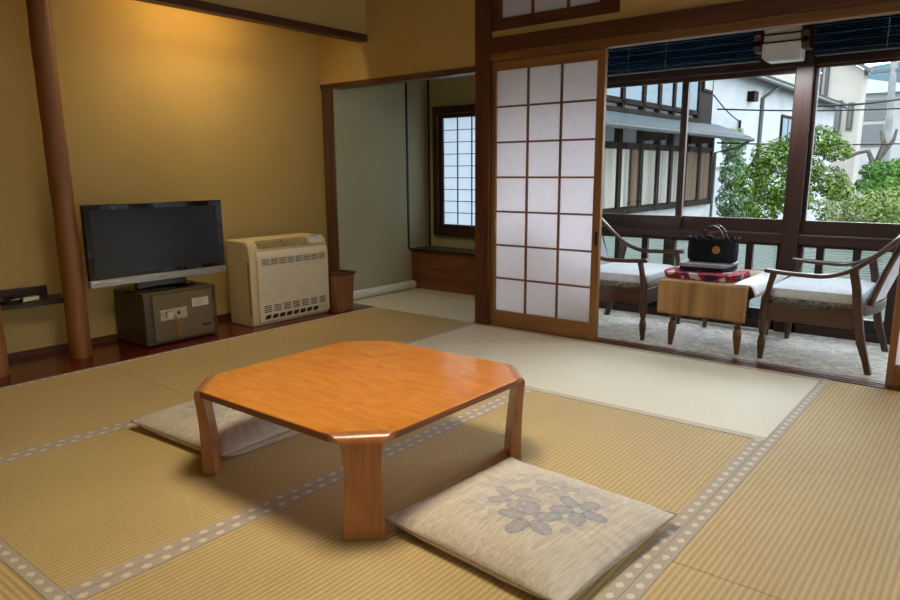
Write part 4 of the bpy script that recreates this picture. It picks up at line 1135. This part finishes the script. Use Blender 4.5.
cable((-4.08, 12.45, 1.44), (1.0, 24.0, 1.9), .15, .014, 'lower thin overhead cable crossing the white house wall')
cable((-4.25, 12.62, 2.25), (-4.62, 15.5, 1.95), .05, .012, 'short slanting cable between the wooden house and the white house')

# ------------------------------------------------------------------ outside: trees
def foliage(clumps, size, n_per, seed, flat=1.0):
    rr = random.Random(seed); verts = []; faces = []
    for (c, r) in clumps:
        rx, ry, rz = r if isinstance(r, tuple) else (r, r, r * flat)
        n = int(n_per * rx * rz / .09)
        for _ in range(n):
            d = Vector((rr.gauss(0, 1), rr.gauss(0, 1), rr.gauss(0, 1))).normalized()
            q = rr.uniform(.45, 1.0) ** .5
            p = Vector((c[0] + d.x * rx * q, c[1] + d.y * ry * q, c[2] + d.z * rz * q))
            nrm = (d + Vector((rr.uniform(-.8, .8), rr.uniform(-.8, .8), rr.uniform(-.2, 1.0)))).normalized()
            a = nrm.orthogonal().normalized(); a.rotate(Matrix.Rotation(rr.uniform(0, 6.28), 3, nrm)); b = nrm.cross(a)
            L = size * rr.uniform(.6, 1.3); Wd = L * .45
            k = len(verts)
            verts += [p - a * L, p + b * Wd, p + a * L, p - b * Wd]; faces.append((k, k + 1, k + 2, k + 3))
    return verts, faces
def tree(name, loc, lab, clumps, size, n_per, seed, mat, trunk=None, flat=.75, group=None):
    t = empty(name, loc, lab, 'tree' if 'tree' in name else 'shrub', group)
    v, f = foliage(clumps, size, n_per, seed, flat)
    me = bpy.data.meshes.new('foliage'); me.from_pydata([tuple(p - Vector(loc)) for p in v], [], f); me.update()
    me.materials.append(mat); o = bpy.data.objects.new('foliage', me); COL.objects.link(o); o.parent = t
    if trunk:
        m = MB()
        for pts, r0_, r1_ in trunk:
            n = len(pts); m.tube(pts, [r0_ + (r1_ - r0_) * i / (n - 1) for i in range(n)], 8)
        m.build('trunk', BARK, t, smooth='auto')
    return t
BARK = noise_mat('bark', rgb(70, 58, 48), rgb(104, 90, 76), (12, 12, 3), 0.9)
LF1 = leaf_mat('round_tree_leaves', rgb(34, 60, 24), rgb(92, 134, 48), rgb(156, 186, 84))
LF2 = leaf_mat('misty_shrub_leaves', rgb(104, 146, 104), rgb(142, 184, 132), rgb(184, 214, 166))
LF3 = leaf_mat('pine_leaves', rgb(58, 104, 44), rgb(94, 146, 60), rgb(134, 180, 84))
LF4 = leaf_mat('variegated_leaves', rgb(96, 134, 62), rgb(150, 180, 98), rgb(212, 222, 158))
G = -3.2
tree('pruned_tree', (-2.3, 9.9, G), 'round pruned green tree in the middle of the view behind the thick pillar',
     [((-2.10, 10.15, 1.36), (.34, .34, .20)), ((-1.86, 10.25, 1.22), (.22, .26, .14)), ((-2.52, 9.8, 1.16), (.26, .3, .2)), ((-2.36, 9.9, 1.30), (.2, .2, .12)),
      ((-2.72, 9.7, .80), (.22, .26, .17)), ((-2.45, 9.75, .78), (.26, .3, .24)), ((-2.15, 9.95, .98), (.26, .3, .2)), ((-1.92, 10.1, .86), (.28, .3, .18)),
      ((-2.2, 9.8, .62), (.28, .3, .2)), ((-2.55, 9.75, .50), (.24, .3, .18)), ((-1.78, 10.2, .72), (.2, .3, .14)), ((-2.62, 9.7, .98), (.18, .2, .14))],
     .027, 1500, 11, LF1, [([(-2.3, 9.95, G), (-2.25, 9.95, -1.5), (-2.35, 9.95, 0), (-2.2, 9.95, .8), (-2.1, 10.1, 1.3)], .12, .03), ([(-2.35, 9.95, 0), (-2.5, 9.8, .7)], .05, .02)])
tree('shrub_tree', (-4.1, 13.5, G), 'misty green tree between the wooden house and the white house',
     [((-4.12, 13.5, 1.45), (.22, .25, .32)), ((-4.10, 13.5, .95), (.26, .25, .35)), ((-4.05, 13.5, .40), (.34, .3, .4)), ((-3.86, 13.45, .22), (.3, .3, .3))],
     .045, 700, 12, LF2, [([(-4.1, 13.5, G), (-4.1, 13.5, .8)], .08, .03)])
for i, (x, y, z, s) in enumerate(((-2.18, 16.6, .95, .36), (-1.93, 19.0, 1.02, .46), (-1.76, 14.0, .67, .35), (-1.13, 12.6, .73, .33))):
    tree('cloud_pine_tree', (x, y, G), ('small dome of dark green pine left of the utility pole', 'dome of dark green pine at the right edge of the view', 'low green pine dome above the pale bush', 'low green pine dome at the right edge above the pale bush')[i],
         [((x, y, z), (s, s, s * .55)), ((x - .15, y, z - .3), (s * .8, s * .8, s * .5)), ((x + .12, y, z - .62), (s, s, s * .6))], .045, 800, 20 + i, LF3,
         [([(x, y, G), (x + .1, y, -1), (x, y, z)], .1, .04)], group='clipped pines in the garden')
tree('pale_bush', (-1.62, 10.3, G), 'pale yellow green leafy bush at bottom right outside the window',
     [((-1.9, 10.9, .42), (.3, .3, .24)), ((-1.52, 10.85, .50), (.34, .35, .26)), ((-1.2, 10.9, .52), (.34, .35, .25)), ((-.86, 10.9, .48), (.36, .35, .28)), ((-1.25, 10.9, .1), (.85, .4, .35))],
     .03, 800, 31, LF4, [([(-1.6, 10.3, G), (-1.6, 10.3, .2)], .06, .02)])
t = empty('bare_tree', (-2.9, 22, G), 'bare twisted grey tree in front of the grey house', 'tree')
m = MB()
m.tube([(-2.95, 22, G), (-2.9, 22, 0), (-3.0, 22, 1.0), (-2.85, 22, 1.6), (-2.95, 22, 2.0)], [.12, .11, .09, .07, .04], 8)
m.tube([(-3.0, 22, 1.0), (-3.2, 22, 1.45), (-3.45, 22, 1.4), (-3.7, 22, 1.25)], [.07, .06, .05, .03], 8)
m.tube([(-2.9, 22, 1.3), (-2.65, 22, 1.7), (-2.6, 22, 2.0)], [.06, .05, .03], 8)
m.build('trunk', noise_mat('grey_bark', rgb(104, 98, 92), rgb(140, 134, 126), (6, 6, 3), 0.9), t, smooth='auto')

rgb = _rgb
for mm in set(bpy.data.materials) - EXT0:
    for nd in mm.node_tree.nodes:
        if nd.type == 'BSDF_PRINCIPLED': nd.inputs['Specular IOR Level'].default_value = 0.02
# ------------------------------------------------------------------ lamps
def area(name, loc, rot, sx, sy, power, col, spread=180):
    l = bpy.data.lights.new(name, 'AREA'); l.shape = 'RECTANGLE'; l.size = sx; l.size_y = sy; l.energy = power; l.color = col
    l.spread = math.radians(spread)
    o = bpy.data.objects.new(name, l); COL.objects.link(o); o.location = loc; o.rotation_euler = rot
    return o
# square pendant over the table (out of frame, above)
pl = empty('pendant_lamp', (-1.45, 1.45, 2.06), 'square wooden ceiling lamp above the low table', 'lamp')
m = MB(); m.box(-1.75, -1.15, 1.15, 1.75, 2.10, 2.24); m.build('housing', FRAMEW_X, pl)
m = MB(); m.box(-1.74, -1.16, 1.16, 1.74, 2.085, 2.10); m.build('diffuser', emit_mat('lamp_diffuser', (1, .85, .62, 1), 3.0), pl)
m = MB(); m.tube([(-1.45, 1.45, 2.24), (-1.45, 1.45, CZ)], .012, 8); m.build('cord', plain('lamp_cord', rgb(30, 30, 30), .5), pl)
area('pendant_light', (-1.45, 1.45, 2.08), (0, 0, 0), .56, .56, 19, (1, .87, .66), 140)
# lamp hidden behind the alcove beam
al = empty('ceiling_tube_lamp', (-3.80, 2.5, 1.95), 'tube lamp hidden behind the alcove beam', 'lamp')
m = MB(); m.box(-3.80, -3.725, 2.2, 2.9, 2.04, 2.09); m.box(-3.77, -3.75, 2.3, 2.32, 2.09, CZ); m.box(-3.77, -3.75, 2.78, 2.8, 2.09, CZ); m.build('batten', plain('white_enamel', rgb(220, 220, 214), .4), al)
m = MB(); m.tube([(-3.765, 2.22, 2.02), (-3.765, 2.88, 2.02)], .014, 10); m.build('tube', emit_mat('lamp_tube', (1, .82, .5, 1), 12), al, smooth=True)
area('alcove_light', (-3.765, 2.55, 1.995), (0, math.radians(-30), 0), 0.05, .6, 8, (1, .82, .48))

area('veranda_fill_light', (-1.10, 4.35, 1.578), (0, 0, 0), .17, .09, 8, (.88, .94, 1))  # cool fill added below the lantern to brighten the veranda carpet
# ------------------------------------------------------------------ sky
wd = bpy.data.worlds.new('sky'); scene.world = wd; wd.use_nodes = True
bg = wd.node_tree.nodes['Background']; bg.inputs['Color'].default_value = (.88, .94, 1.0, 1); bg.inputs['Strength'].default_value = 10.5

scene.view_settings.view_transform = 'Standard'; scene.view_settings.look = 'None'; scene.view_settings.gamma = 1
scene.view_settings.use_curve_mapping = False; scene.view_settings.exposure = 0.0
scene.cycles.use_denoising = True
scene.cycles.max_bounces = 10; scene.cycles.diffuse_bounces = 6; scene.cycles.transparent_max_bounces = 16; scene.cycles.transmission_bounces = 8
scene.cycles.sample_clamp_indirect = 6
